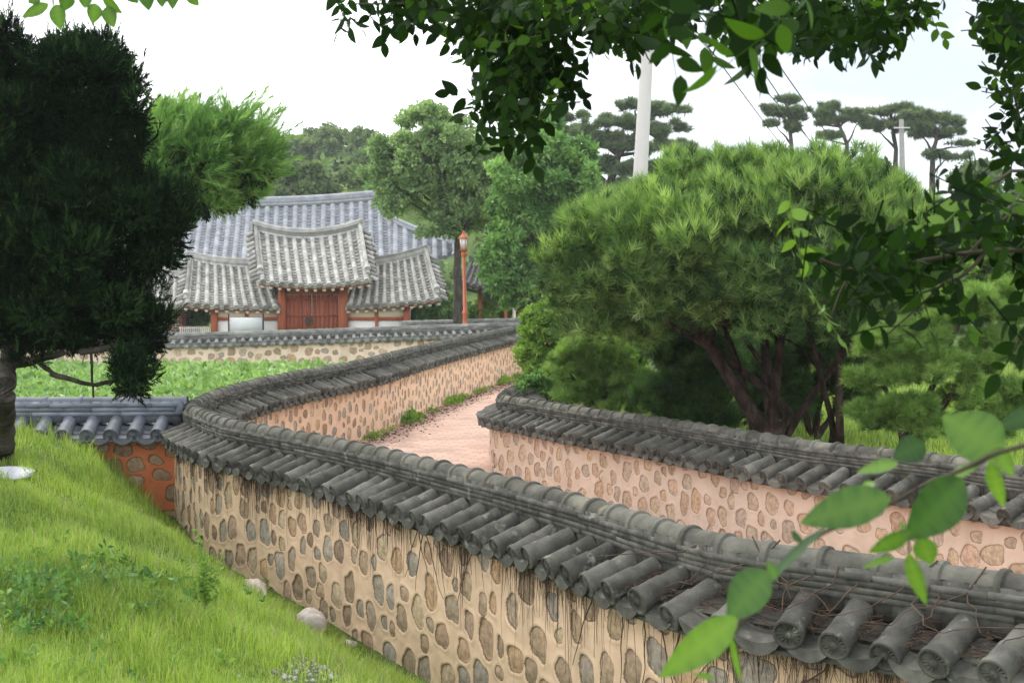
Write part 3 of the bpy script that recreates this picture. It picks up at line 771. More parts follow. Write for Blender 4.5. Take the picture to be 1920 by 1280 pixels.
# wings first, then the raised middle
_, l0, l1, e0, e1, botL = gate_roof('roof', gate, (352, 486), (500, 500), (342, 571), (526, 577), 61.6, 59.55, 10, 15, 0.14, 0.06, m_gtile, (True, False), label='lower roof over the wing with the notice board')
rafters(gate, botL, 10, 59.55)
_, l0, l1, e0, e1, botR = gate_roof('roof', gate, (664, 500), (803, 474), (647, 577), (828, 561), 61.6, 59.55, 11, 15, 0.14, 0.06, m_gtile, (False, True), label='lower roof over the wing nearest the lamp post')
rafters(gate, botR, 11, 59.55)
_, l0, l1, e0, e1, botC = gate_roof('roof', gate, (474, 431), (680, 428), (484, 528), (697, 526), 61.9, 59.1, 12, 16, 0.42, 0.20, m_gtile, (True, True), rw=0.15, rh=0.33, label='raised middle roof with upswept ends')
rafters(gate, botC, 13, 58.7)

# gable fills
for (L_, E_) in ((l0, e0), (l1, e1)):
    d = np.array([0.18 if L_ is l0 else -0.18, 0, 0]); b_ = back(E_, L_)
    tri = np.array([L_ - [0, 0, .12], E_ * .8 + L_ * .2 - [0, 0, .2], b_ * .8 + L_ * .2 - [0, 0, .2]]) + d
    MB().add(np.vstack([tri, tri + d * 0.4]), [[0, 1, 2], [3, 5, 4], [0, 3, 1], [1, 3, 4], [1, 4, 2], [2, 4, 5], [2, 5, 0], [0, 5, 3]]).build('gable_board', m_wood, gate)
for x0, x1 in ((521, 535), (634, 652)):
    box_px(MB(), x0, 536, x1, 650, 59.9, 0.36, 0.55).build('post', m_wood, gate)
for x0, x1, yt in ((395, 407, 574), (757, 768, 570)):
    box_px(MB(), x0, yt, x1, 650, 59.95, 0.28, 0.55).build('post', m_wood, gate)
lm = MB(); box_px(lm, 535, 541, 634, 552, 60.05, 0.2, 0.2); box_px(lm, 535, 524, 634, 534, 60.05, 0.2, 0.3); lm.build('lintel', m_wood, gate)
box_px(MB(), 535, 534, 634, 541, 60.12, 0.1).build('transom_panel', m_door, gate)
sl = MB()
for k in range(7): box_px(MB(), 541 + k * 13.2, 534.8, 549 + k * 13.2, 540.2, 60.09, 0.05, rng.random()).build('transom_slat', m_rend, gate)
pass
for x0, x1, hx in ((535.2, 584.3, 579), (584.7, 633.8, 576)):
    d = MB(); n = 6
    for k in range(n):
        a, b_ = x0 + (x1 - x0) * k / n, x0 + (x1 - x0) * (k + 1) / n
        box_px(d, a + 0.2, 552.3, b_ - 0.2, 648, 60.10 + 0.004 * (k % 2), 0.1, rng.random())
    for yy in (560, 590, 622): box_px(d, x0 + 1, yy, x1 - 1, yy + 3.4, 60.06, 0.05, 0.3)
    dr = d.build('door', m_door, gate)
    if x0 < 560:
        c = P(577, 601, 59.98)
        k_ = MB().tube([c + [0, .06, 0], c - [0, .02, 0]], [0.14, 0.13], 12).tube([c + [0, 0, -.12], c + [0.07, 0, -.2], c + [0, 0, -.28], c + [-0.07, 0, -.2], c + [0, 0, -.12]], [0.02] * 5, 6)
        k_.build('door_knocker', m_iron, dr, smooth=40)
def wing(x0, x1, yt, px_, posts):
    bm_ = MB(); box_px(bm_, x0, 594.5, x1, 600.5, 60.02, 0.16, 0.6); box_px(bm_, x0, yt - 4, x1, yt + 1, 60.02, 0.18, 0.4)
    for q in posts: box_px(bm_, q - 3.2, yt, q + 3.2, 650, 60.0, 0.2, 0.5)
    bm_.build('beam', m_wood, gate)
    box_px(MB(), x0 + .3, yt + 1, x1 - .3, 594.4, 60.08, 0.14).build('upper_panel', m_panel, gate)
    box_px(MB(), x0 + .3, 600.6, x1 - .3, 650, 60.09, 0.14).build('lower_panel', m_white, gate)
wing(407, 521, 578, 0, (462,))
wing(652, 757, 573, 0, (706,))
# body behind the fronts so the gate has depth, and a plinth
box_px(MB(), 400, 578, 521, 650, 60.35, 2.0).build('side_wall', m_white, gate); box_px(MB(), 652, 574, 764, 650, 60.35, 2.0).build('side_wall', m_white, gate)
box_px(MB(), 398, 648, 770, 662, 59.7, 3.0).build('plinth', m_stone, gate)

# notice board in front of the wing
nb = thing('notice_board', 'white notice board on two dark posts before the left cream panel', 'notice board', tuple(P(460, 640, 59.0)))
box_px(MB(), 430, 595, 492, 626, 59.0, 0.06).build('board', rough_mat('board_white', [(0.3, (0.56, 0.57, 0.58)), (0.7, (0.66, 0.67, 0.67))], 3, 3, 0.95, 0, spec=0.05), nb)
for x in (428.5, 493.5): box_px(MB(), x - 1.2, 588, x + 1.2, 650, 58.98, 0.07).build('post', m_iron, nb)

# small side building with brick corner
def brick_mat():
    m, nt, b, out = new_mat('dark_red_brick')
    t = nt.nodes.new('ShaderNodeTexCoord'); mp = node(nt, 'ShaderNodeMapping'); mp.inputs['Rotation'].default_value = (R(90), 0, 0)
    nt.links.new(t.outputs['Object'], mp.inputs[0]); br = node(nt, 'ShaderNodeTexBrick'); nt.links.new(mp.outputs[0], br.inputs['Vector'])
    br.inputs['Scale'].default_value = 1.0; br.inputs['Brick Width'].default_value = 0.24; br.inputs['Row Height'].default_value = 0.105
    br.inputs['Mortar Size'].default_value = 0.016; br.inputs['Color1'].default_value = (0.13, 0.05, 0.04, 1); br.inputs['Color2'].default_value = (0.19, 0.075, 0.055, 1)
    br.inputs['Mortar'].default_value = (0.5, 0.45, 0.42, 1); nt.links.new(br.outputs['Color'], b.inputs['Base Color']); b.inputs['Roughness'].default_value = 0.9
    return m
side = thing('side_house', 'small tiled outbuilding with a dark brick corner at the left end of the gatehouse', 'building', tuple(P(320, 640, 61)))
gate_roof('roof', side, (215, 500), (352, 520), (205, 583), (350, 576), 62.6, 60.2, 9, 12, 0.1, 0.05, m_gtile, (False, True))
box_px(MB(), 230, 582, 337, 650, 60.9, 1.6).build('brick_wall', brick_mat(), side)
box_px(MB(), 337.2, 580, 341, 650, 60.95, 0.2).build('post', m_wood, side)
pk = thing('picket_fence', 'low white picket fence between the brick corner and the gate', 'fence', tuple(P(365, 645, 60.3)))
for k in range(16):
    box_px(MB(), 337 + k * 3.75, 611.5, 338.8 + k * 3.75, 650, 60.3, 0.03).build('picket', m_rend, pk)
rl = MB(); box_px(rl, 336, 613.5, 396, 615.5, 60.335, 0.03); box_px(rl, 336, 640, 396, 642, 60.335, 0.03); rl.build('rail', m_rend, pk)

# main hall behind
hall = thing('hall', 'large hall with a wide blue grey tiled roof rising behind the gatehouse', 'building', tuple(P(590, 640, 80)))
mb = MB()
L0, L1, E0, E1 = P(300, 383, 79), P(738, 372, 79), P(270, 520, 75), P(746, 520, 75)
top, bot = tiled_slope(mb, L0, L1, E0, E1, 25, 30, 0.30, 0.0, 0.5)
tiled_slope(mb, L0, L1, back(E0, L0), back(E1, L1), 25, 8, 0.30, 0.0, 0.5)
H0, H1 = P(733, 417, 77.4), P(862, 462, 75.2)
tiled_slope(mb, H0, H1, P(732, 520, 74.8), P(862, 476, 75), 7, 22, 0.05, -0.1, 0.1)
rf = mb.build('roof', m_htile, hall, smooth=38)
rg = MB(); swept_ridge(rg, (top + np.array([0, 0, .02]))[::10], 0.17, 0.42, 5, 0.10)
rg.box(top[-1] + np.array([0.05, 0, 0.3]), (0.12, 0.45, 0.7)); rg.build('ridge', m_htile, rf, smooth=38)
hr = MB(); u = np.linspace(0, 1, 8)[:, None]; hp = H0 * (1 - u) + H1 * u; hp[:, 2] += -0.15 * (4 * u * (1 - u))[:, 0] + 0.08
swept_ridge(hr, hp, 0.13, 0.22, 3, 0.09)
hr.tube([hp[0] + [-.15, -.1, .2], hp[0] + [-.1, -.3, .2]], [0.24, 0.24], 12, .9); hr.tube([hp[0] + [0, 0, .38], hp[0] + [-.3, 0, .40]], [0.1, 0.12], 8, .8)
hr.build('hip_ridge', m_htile, rf, smooth=38)
vr = MB(); vv = np.linspace(0, 0.5, 8)[:, None]; vp = L1 * (1 - vv) + E1 * vv; vp[:, 2] -= (0.5 * 4 * vv * (1 - vv))[:, 0] - .05
swept_ridge(vr, vp, 0.12, 0.2, 3, 0.09); vr.build('verge_ridge', m_htile, rf, smooth=38)
box_px(MB(), 320, 515, 800, 650, 77, 4.0).build('wall', m_panel, hall)
hb = MB()
for q in range(330, 801, 58): box_px(hb, q - 4, 505, q + 4, 650, 76.9, 0.25, .5)
hb.build('column', m_wood, hall)

# little pavilion to the right of the lamp
pav = thing('pavilion', 'small dark tiled pavilion half hidden by trees to the right of the lamp post', 'pavilion', tuple(P(945, 620, 62)))
pb = MB(); A0, A1, Bq0, Bq1 = P(880, 492, 63.5), P(975, 484, 63.5), P(858, 528, 61.5), P(1000, 545, 61.5)
m_dtile = rough_mat('dark_roof_tile', [(0.2, (0.06, 0.058, 0.055)), (0.6, (0.12, 0.115, 0.11)), (0.9, (0.26, 0.26, 0.27))], 3, 6, 0.8, 0.4, 0.01, 20, tint=0.3)
t_, b_ = tiled_slope(pb, A0, A1, Bq0, Bq1, 12, 6, 0.12, 0.18, 0.1); tiled_slope(pb, A0, A1, back(Bq0, A0), back(Bq1, A1), 12, 4, 0.12, 0.18, 0.1)
swept_ridge(pb, t_[::8], 0.12, 0.22, 3); pb.build('roof', m_dtile, pav, smooth=38)
b2 = b_.copy(); b2[:, 1] += .2; b2[:, 2] -= .2; MB().tube(b2[::10], [0.09] * len(b2[::10]), 4).build('eave_board', m_iron, pav)
for x in (948, 964, 978, 900):
    box_px(MB(), x - 3, 540, x + 3, 640, 62.2, 0.2, 0.5).build('post', m_rend if x == 964 else m_wood, pav)

# ------------------------------------------------------------------ lamp post
m_orange = rough_mat('orange_red_paint', [(0.3, (0.50, 0.12, 0.05)), (0.7, (0.62, 0.17, 0.075))], 5, 4, 0.45, 0.1, 0.002, 40, spec=0.5)
m_glass = rough_mat('milky_lamp_glass', [(0.3, (0.72, 0.74, 0.76)), (0.7, (0.85, 0.86, 0.87))], 3, 2, 0.15, 0, spec=0.6)
YL = 52.0
lb = P(873, 640, YL); lt = P(869, 432, YL)
lamp = thing('street_lamp', 'orange red lamp post with a white glass lantern in front of the tree trunk', 'lamp', tuple(lb))
f = lambda v: lb * (1 - v) + lt * v
MB().tube([f(0), f(.06), f(.07), f(.24), f(.25), f(.27), f(.28), f(.76), f(.77), f(.79), f(.80)], [.13, .13, .10, .085, .105, .105, .07, .06, .10, .11, .06], 12).build('pole', m_orange, lamp, smooth=40)
lm = MB(); lm.tube([f(.80), f(.825), f(.83)], [.06, .17, .12], 8).build('lantern_base', m_orange, lamp, smooth=40)
MB().tube([f(.832), f(.925)], [.11, .155], 6).build('lantern_glass', m_glass, lamp)
lf = MB()
for k in range(6):
    a = k * math.pi / 3; e = np.array([math.cos(a), math.sin(a), 0]); lf.tube([f(.83) + e * .115, f(.927) + e * .16], [.014, .014], 4)
lf.build('lantern_frame', m_orange, lamp)
MB().tube([f(.926), f(.935), f(.965), f(.97), f(.985), f(1.0)], [.19, .19, .09, .045, .05, .008], 8).build('lantern_cap', m_orange, lamp, smooth=30)

# ------------------------------------------------------------------ utility pole, wires and the far pole
m_conc = rough_mat('pale_concrete', [(0.2, (0.50, 0.47, 0.46)), (0.5, (0.60, 0.57, 0.56)), (0.8, (0.68, 0.65, 0.63))], 2.5, 7, 0.9, 0.25, 0.004, 40, stretch=(1, 1, .3))
YP = 33.0
b0, t0 = P(1184.5, 480, YP), P(1226, -140, YP)
pole = thing('utility_pole', 'tall pale concrete utility pole rising behind the round pine', 'pole', tuple(b0))
MB().tube([b0 - [0, 0, 1.9], t0], [0.20, 0.120], 20).build('shaft', m_conc, pole, smooth=40)
for py, sg in ((133, -1), (88, 1), (200, 1), (262, -1)):
    v = (480 - py) / 620; c = b0 * (1 - v) + t0 * v
    MB().tube([c, c + [sg * 0.30, 0, 0]], [0.012, 0.012], 6).build('step_bolt', m_iron, pole)
MB().box(t0 - [0, 0, .5], (1.8, .1, .1)).build('cross_arm', m_conc, pole)
far = thing('utility_pole', 'short distant grey pole standing among the far pines', 'pole', tuple(P(1697, 330, 100)))
MB().tube([P(1694, 420, 100), P(1690, 224, 100)], [0.24, 0.16], 10).build('shaft', m_stone, far, smooth=40)
MB().box(P(1691, 240, 99.6), (1.1, .1, .1)).build('cross_arm', m_conc, far)
for k, (a, b_, lab) in enumerate([((1262, 0), (1560, 400), 'lowest overhead wire, nearest the concrete pole'), ((1285, 0), (1640, 400), 'second overhead wire counting away from the concrete pole'),
                                  ((1340, 0), (1610, 400), 'third overhead wire counting away from the concrete pole'), ((1375, 0), (1655, 400), 'overhead wire farthest to the right of the concrete pole')]):
    p, q = P(*a, 34.0), P(*b_, 95.0); u = np.linspace(0, 1, 14)[:, None]; l_ = p * (1 - u) + q * u; l_[:, 2] -= 0.0 * (4 * u * (1 - u))[:, 0]
    w = MB().tube(l_, [0.019] * 14, 5).build('overhead_wire', m_iron); tag(w, lab, 'wire', 'overhead wires')

# ------------------------------------------------------------------ foliage templates (z is the growing direction, unit size)
def tri_blade(p, q, w, nrm):
    s = np.cross(q - p, nrm); s /= np.linalg.norm(s) + 1e-9
    return [p - s * w, p + s * w, q]
def needle_tuft(n, spread, w, rg):
    V = []
    for k in range(n):
        a = rg.uniform(0, 6.283); c = rg.uniform(0, 1) ** 0.6 * spread
        d = np.array([math.sin(c) * math.cos(a), math.sin(c) * math.sin(a), math.cos(c)])
        st = np.array([0, 0, rg.uniform(-0.25, 0.3)])
        V += tri_blade(st, st + d * rg.uniform(0.75, 1.05), w, rg.normal(size=3))
    return np.array(V), np.arange(3 * n).reshape(-1, 3)
def spray(n, w, rg, fan=0.6):
    """A feathery juniper spray: scaly side shoots along a stem."""
    V = []
    for k in range(n):
        f = k / n; st = np.array([0.05 * math.sin(3 * f), 0, f * 0.85]); a = rg.uniform(0, 6.283); c = fan * rg.uniform(.5, 1.2)
        d = np.array([math.sin(c) * math.cos(a), math.sin(c) * math.sin(a), math.cos(c)])
        V += tri_blade(st, st + d * (0.45 * (1 - 0.55 * f)), w, rg.normal(size=3))
    return np.array(V), np.arange(3 * n).reshape(-1, 3)
def leaf_shape(nseg=4, wid=0.42, fold=0.18, droop=0.18):
    """One ovate leaf: base at the origin, tip along +z, face towards +y."""
    f = np.linspace(0, 1, nseg + 1); prof = np.sin(np.pi * f ** 0.78) ** 0.85 * wid * 0.5; prof[0] = 0.012; prof[-1] = 0.004
    V = []
    for t, w in zip(f, prof):
        y = -droop * t * t
        V += [(-w, y + fold * w, t), (0, y, t), (w, y + fold * w, t)]
    T = []
    for k in range(nseg):
        a = 3 * k
        T += [(a, a + 1, a + 4), (a, a + 4, a + 3), (a + 1, a + 2, a + 5), (a + 1, a + 5, a + 4)]
    return np.array(V), np.array(T)
def leaf_cluster(n, rg, seg=2, wid=0.5, spread=1.2, size=(0.5, 0.8), rad=0.35):
    lv, lt = leaf_shape(seg, wid); Vs, Ts = [], []
    for k in range(n):
        d = rg.normal(size=3); d[2] = abs(d[2]) * 0.6 + 0.1; d[:2] *= spread; d /= np.linalg.norm(d)
        M = basis(d[None], rg.uniform(0, 6.28, 1))[0]; s = rg.uniform(*size)
        Vs.append(lv @ M.T * s + rg.normal(size=3) * rad * 0.5); Ts.append(lt + k * len(lv))
    return np.vstack(Vs), np.vstack(Ts)
def sprig(n, rg, wid=0.52, leaf=0.34, seg=6):
    """A twig with leaves set alternately on both sides."""
    lv, lt = leaf_shape(seg, wid); Vs, Ts, off = [], [], 0
    for k in range(n):
        f = (k + 0.6) / n; st = np.array([0.06 * math.sin(4 * f), 0.0, f]); sg = -1 if k % 2 else 1
        if k == n - 1: d = np.array([0.1, 0, 1.0])
        else: d = np.array([sg * rg.uniform(.7, 1.1), rg.uniform(-.4, .4), rg.uniform(.3, .8)])
        d /= np.linalg.norm(d); M = basis(d[None], np.array([rg.normal(0, .6) + (1.57 if k % 2 else -1.57)]))[0]
        Vs.append(lv @ M.T * leaf * rg.uniform(.7, 1.15) + st); Ts.append(lt + off); off += len(lv)
    tv, tt = tube([(0, 0, -0.1), (0.05, 0, .5), (0, 0, 1.0)], [.014, .010, .005], 4, cap=False)
    Vs.append(tv); Ts.append(tt + off)
    return np.vstack(Vs), np.vstack(Ts)
trg = np.random.default_rng(5)
T_PINE = [needle_tuft(24, 1.2, 0.030, trg) for _ in range(5)]
T_PINE_UP = [needle_tuft(24, 0.75, 0.028, trg) for _ in range(5)]
T_PINE_FAR = [needle_tuft(9, 1.3, 0.07, trg) for _ in range(4)]
T_JUN = [spray(16, 0.045, trg) for _ in range(5)]
T_PLUME = [spray(44, 0.011, trg, 0.5) for _ in range(4)]
T_JUN_L = [spray(26, 0.019, trg, 0.5) for _ in range(5)]
T_CLUS = [leaf_cluster(6, trg) for _ in range(6)]
T_CLUS_S = [leaf_cluster(6, trg, 2, 0.6) for _ in range(6)]
T_SPRIG = [sprig(7, trg) for _ in range(6)]

def blob_points(blobs, n, up=0.25, shell=0.30, low=0.35, jit=0.35, rg=rng):
    """Points and growing directions on a set of overlapping clumps (centre, radii)."""
    c = np.array([b[0] for b in blobs]); r = np.array([b[1] for b in blobs])
    wgt = (r[:, 0] * r[:, 2] + r[:, 0] * r[:, 1] + r[:, 1] * r[:, 2]); k = rg.choice(len(blobs), n, p=wgt / wgt.sum())
    d = rg.normal(size=(n, 3)); d[:, 2] = np.where(d[:, 2] < 0, d[:, 2] * low, d[:, 2]); d /= np.linalg.norm(d, axis=1)[:, None]
    f = 1 - np.abs(rg.normal(0, shell, n)); f = np.clip(f, 0.05, 1.05)
    pos = c[k] + d * r[k] * f[:, None]
    nr = d / r[k]; nr /= np.linalg.norm(nr, axis=1)[:, None]
    dirs = nr + np.array([0, 0, up]) + rg.normal(0, jit, (n, 3))
    return pos, dirs, k

def B(cx, cy, rx, ry, Y, dep=0.9):
    """A clump seen at pixel (cx, cy) with pixel radii, at depth Y."""
    s = Y / FPX
    return (P(cx, cy, Y), np.array([rx * s, dep * 0.5 * (rx + ry) * s, ry * s]))
def sub_blobs(blobs, per, size=(0.25, 0.5), rg=rng, low=0.5):
    """Smaller clumps set over bigger ones, so that the crown is broken up."""
    out = []
    for c, r in blobs:
        for _ in range(per):
            d = rg.normal(size=3); d[2] = d[2] if d[2] > 0 else d[2] * low; d /= np.linalg.norm(d)
            s = rg.uniform(*size); m = r.mean()
            out.append((c + d * r * rg.uniform(0.6, 1.0), np.array([m * s, m * s, m * s * 0.75])))
    return out
def leaves(name, parent, temps, blobs, n, size, mat, up=0.25, shell=0.3, low=0.35, jit=0.35, tint=(0.5, 0.2), lift=None):
    pos, dirs, k = blob_points(blobs, n, up, shell, low, jit)
    if lift is not None: dirs = dirs / np.linalg.norm(dirs, axis=1)[:, None] + np.asarray(lift)
    cl = rng.normal(0, 0.14, len(blobs))[k]
    t = np.clip(rng.normal(tint[0], tint[1], n) + cl, 0, 1)
    s = rng.uniform(size[0], size[1], n)
    V, T, A = scatter(temps, pos, dirs, s, t)
    return mesh_obj(name, V, T, mat, parent, {'tint': A})
def limb(mb, a, b, r0, r1, wob=0.05, n=7, sag=0.0, cols=7):
    a, b = np.asarray(a, float), np.asarray(b, float); u = np.linspace(0, 1, n)[:, None]
    p = a * (1 - u) + b * u; Ln = np.linalg.norm(b - a)
    p[1:-1] += rng.normal(0, wob * Ln, (n - 2, 3)); p[:, 2] += (sag * 4 * u * (1 - u))[:, 0] * Ln
    p[1:-1] = (p[:-2] + 2 * p[1:-1] + p[2:]) / 4
    return mb.tube(p, np.linspace(r0, r1, n), cols, rng.random())

m_bark_red = rough_mat('reddish_pine_bark', [(0.3, (0.016, 0.011, 0.009)), (0.5, (0.055, 0.037, 0.029)), (0.75, (0.15, 0.10, 0.075))], 9, 8, 0.95, 1.0, 0.06, 20, stretch=(1, 1, .35), spec=0.1)
m_bark = rough_mat('grey_brown_bark', [(0.3, (0.025, 0.021, 0.018)), (0.5, (0.075, 0.065, 0.054)), (0.75, (0.17, 0.15, 0.13))], 8, 8, 0.95, 1.0, 0.06, 18, stretch=(1, 1, .3), spec=0.1)
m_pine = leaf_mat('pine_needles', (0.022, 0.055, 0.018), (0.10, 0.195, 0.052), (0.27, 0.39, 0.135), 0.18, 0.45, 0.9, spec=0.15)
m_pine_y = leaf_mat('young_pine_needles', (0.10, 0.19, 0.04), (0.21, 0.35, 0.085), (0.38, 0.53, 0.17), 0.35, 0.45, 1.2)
m_pine_far = leaf_mat('far_pine_needles', (0.08, 0.13, 0.06), (0.145, 0.21, 0.10), (0.25, 0.33, 0.16), 0.35, 0.6, 0.2)
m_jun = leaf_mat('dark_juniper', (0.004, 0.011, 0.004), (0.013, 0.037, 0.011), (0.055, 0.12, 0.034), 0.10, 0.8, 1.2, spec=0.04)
m_jun_l = leaf_mat('bright_juniper', (0.07, 0.17, 0.045), (0.16, 0.32, 0.085), (0.33, 0.50, 0.18), 0.35, 0.6, 0.8)
m_leaf_zel = leaf_mat('grey_green_leaves', (0.13, 0.21, 0.10), (0.25, 0.37, 0.175), (0.43, 0.54, 0.30), 0.5, 0.5, 0.4)
m_leaf_gin = leaf_mat('fresh_green_leaves', (0.06, 0.15, 0.04), (0.16, 0.31, 0.085), (0.32, 0.50, 0.18), 0.35, 0.5, 0.5)
m_leaf_far = leaf_mat('far_wood_leaves', (0.09, 0.145, 0.065), (0.18, 0.265, 0.11), (0.32, 0.41, 0.18), 0.3, 0.6, 0.12)
m_leaf_lime = leaf_mat('light_green_leaves', (0.12, 0.22, 0.04), (0.23, 0.38, 0.07), (0.36, 0.52, 0.13), 0.4, 0.5, 0.8)
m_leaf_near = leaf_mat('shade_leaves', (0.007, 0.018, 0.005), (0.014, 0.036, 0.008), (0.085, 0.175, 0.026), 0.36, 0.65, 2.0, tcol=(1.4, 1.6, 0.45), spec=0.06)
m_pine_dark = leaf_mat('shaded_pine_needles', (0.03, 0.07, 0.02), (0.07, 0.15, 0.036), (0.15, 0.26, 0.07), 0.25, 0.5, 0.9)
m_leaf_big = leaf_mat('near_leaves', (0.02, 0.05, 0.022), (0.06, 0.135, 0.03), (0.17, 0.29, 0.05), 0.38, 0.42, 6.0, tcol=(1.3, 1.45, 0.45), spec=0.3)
m_twig = rough_mat('dark_twig', [(0.3, (0.035, 0.028, 0.02)), (0.7, (0.08, 0.065, 0.045))], 20, 4, 0.85, 0.3, 0.002, 80)

# ------------------------------------------------------------------ big round pine
YP1 = 17.6
pine1 = thing('pine_tree', 'large round topped pine with many reddish trunks behind the curved wall', 'tree', tuple(P(1430, 830, YP1)))
dome = []
C0 = P(1408, 548, YP1); 
for k in range(330):
    th = rng.uniform(0, 2 * math.pi); ph = math.acos(rng.uniform(0.0, 1.0)); rr = rng.uniform(0.84, 1.02)
    d = np.array([math.sin(ph) * math.cos(th) * 2.42, math.sin(ph) * math.sin(th) * 2.0, math.cos(ph) * 1.70])
    d *= 1 + 0.08 * vnoise(d[None], 2.2, 4)[0]
    dome.append((C0 + d * rr, np.array([.26, .26, .20]) * rng.uniform(.7, 1.25)))
for k in range(150):      # skirts of the dome, hanging a little lower on the outside
    th = rng.uniform(0, 2 * math.pi); rr = rng.uniform(0.55, 1.0)
    dome.append((C0 + np.array([math.cos(th) * 2.3 * rr, math.sin(th) * 1.9 * rr, rng.uniform(-0.50, 0.15) + 0.10 * math.cos(3 * th)]), np.array([.26, .26, .17])))
for k in range(170):      # shaded inner boughs
    d = rng.normal(size=3); d /= np.linalg.norm(d); d = d * rng.uniform(.3, .85) * [2.2, 1.8, 1.5]; d[2] = abs(d[2]) - .15
    dome.append((C0 + d, np.array([.3, .3, .2])))
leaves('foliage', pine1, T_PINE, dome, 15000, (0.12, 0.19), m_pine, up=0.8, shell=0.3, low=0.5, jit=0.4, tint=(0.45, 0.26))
leaves('shoots', pine1, T_PINE_UP, [b for b in dome if b[0][2] > C0[2] + 0.35], 4200, (0.13, 0.22), m_pine_y, up=2.5, shell=0.12, low=0.1, jit=0.25, tint=(0.6, 0.2))  # real young growth, massed on top to put the crown's lit look into colour
tr = MB(); base = P(1432, 838, YP1)
trunks = [((1500, 780), (1340, 660), (1180, 560), .085), ((1435, 800), (1325, 640), (1230, 520), .12), ((1450, 800), (1435, 640), (1400, 450), .10), ((1445, 810), (1455, 660), (1500, 480), .10),
          ((1415, 820), (1390, 700), (1330, 540), .07), ((1560, 790), (1525, 650), (1480, 500), .05), ((1575, 800), (1570, 660), (1590, 500), .065), ((1470, 820), (1560, 690), (1650, 560), .07)]
for k, (a, b_, c, r) in enumerate(trunks):
    yo = rng.uniform(-.5, .6); p = [P(a[0], a[1] + 40, YP1 + (0 if k < 5 else .3)), P(*a, YP1 + yo * .2), P(*b_, YP1 + yo * .7), P(*c, YP1 + yo * 1.3)]
    if k < 6 and k != 5: p[0] = base + rng.normal(0, .05, 3) * [1, 1, 0]
    q, _ = crom(np.array(p), 0.14) if False else (np.array([p[0] * (1 - t) + p[1] * t for t in (0, .5)] + [p[1] * (1 - t) + p[2] * t for t in (0, .33, .66)] + [p[2] * (1 - t) + p[3] * t for t in (0, .33, .66, 1)]), 0)
    q[1:-1] += rng.normal(0, .018, (len(q) - 2, 3)); q[1:-1] = (q[:-2] + 2 * q[1:-1] + q[2:]) / 4
    tr.tube(q, np.linspace(r * 0.95, r * 0.32, len(q)), 10, rng.random())
    for j in range(10):
        s = q[rng.integers(4, len(q))]; e = dome[rng.integers(len(dome))][0]
        if np.linalg.norm(e - s) < 1.7: limb(tr, s, e, r * .35, .012, .05, 7, .03, 6)
tr.build('trunk', m_bark_red, pine1, smooth=60)

# bright pine at the right edge
YP2 = 15.0
pine2 = thing('pine_tree', 'bright young pine with tufted shoots at the right edge behind the wall', 'tree', tuple(P(1700, 840, YP2)))
bl = [B(*b, YP2) for b in [(1700, 640, 80, 45), (1800, 590, 80, 45), (1885, 555, 70, 50), (1650, 700, 60, 40), (1765, 690, 90, 40), (1880, 665, 70, 55), (1710, 770, 80, 32), (1850, 740, 90, 40), (1960, 620, 80, 90), (1640, 650, 45, 30), (1620, 775, 35, 20), (1660, 790, 50, 22), (1740, 806, 60, 24), (1830, 800, 60, 28), (1910, 780, 60, 40)]]
sb = sub_blobs(bl, 16, (0.22, 0.4))
leaves('foliage', pine2, T_PINE, sb, 9500, (0.08, 0.12), m_pine_y, up=0.9, shell=0.3, low=0.4, tint=(0.5, 0.2))
tr = MB(); b0 = P(1690, 850, YP2)
for a in [(1700, 770), (1765, 690), (1800, 600), (1880, 665), (1650, 700), (1850, 740)]:
    limb(tr, b0 + rng.normal(0, .06, 3) * [1, 1, 0], P(*a, YP2), .05, .018, .04)
tr.build('trunk', m_bark_red, pine2, smooth=60)

# pine bush and shrub beside the path
YP3 = 21.5
pine3 = thing('pine_bush', 'low bright pine bush between the round pine and the path', 'bush', tuple(P(1130, 780, YP3)))
bl = [B(*b, YP3) for b in [(1130, 660, 80, 40), (1180, 715, 60, 35), (1095, 735, 55, 28), (1210, 640, 50, 40), (1060, 690, 45, 35), (1150, 755, 60, 25), (1220, 760, 40, 25)]]
leaves('foliage', pine3, T_PINE, sub_blobs(bl, 16, (0.2, 0.4)), 5500, (0.09, 0.14), m_pine_y, up=1.0, shell=0.3, low=0.4, tint=(0.55, 0.22))
tr = MB()
for a in [(1130, 660), (1180, 715), (1095, 735), (1210, 640), (1060, 690)]: limb(tr, P(1140, 800, YP3), P(*a, YP3), .05, .015, .04)
tr.build('trunk', m_bark_red, pine3, smooth=60)
sh = thing('leafy_shrub', 'airy light green shrub leaning over the far end of the path', 'bush', tuple(P(1040, 740, 25.5)))
bl = [B(*b, 25.5) for b in [(1040, 620, 55, 55), (1000, 640, 28, 35), (1085, 590, 60, 40), (1030, 690, 45, 40), (1100, 640, 60, 50), (1010, 595, 28, 25), (1110, 690, 48, 40), (1165, 668, 50, 42), (985, 665, 20, 25), (1060, 575, 40, 25)]]
leaves('foliage', sh, T_CLUS_S, sub_blobs(bl, 18, (0.25, 0.5)), 9500, (0.07, 0.13), m_leaf_lime, up=0.9, shell=0.35, low=0.5, jit=0.5, tint=(0.45, 0.2))
tr = MB()
for a in [(1040, 600), (1000, 620), (1085, 580), (1100, 640), (1020, 560), (985, 600)]: limb(tr, P(1045, 750, 25.5), P(*a, 25.5), .03, .008, .05)
tr.build('stem', m_bark, sh)
sh = thing('leafy_shrub', 'small grey green shrub just behind the curved end of the wall', 'bush', tuple(P(1030, 760, 22.5)))
bl = [B(*b, 22.5) for b in [(1010, 722, 35, 18), (1055, 735, 40, 18), (1035, 710, 35, 20)]]
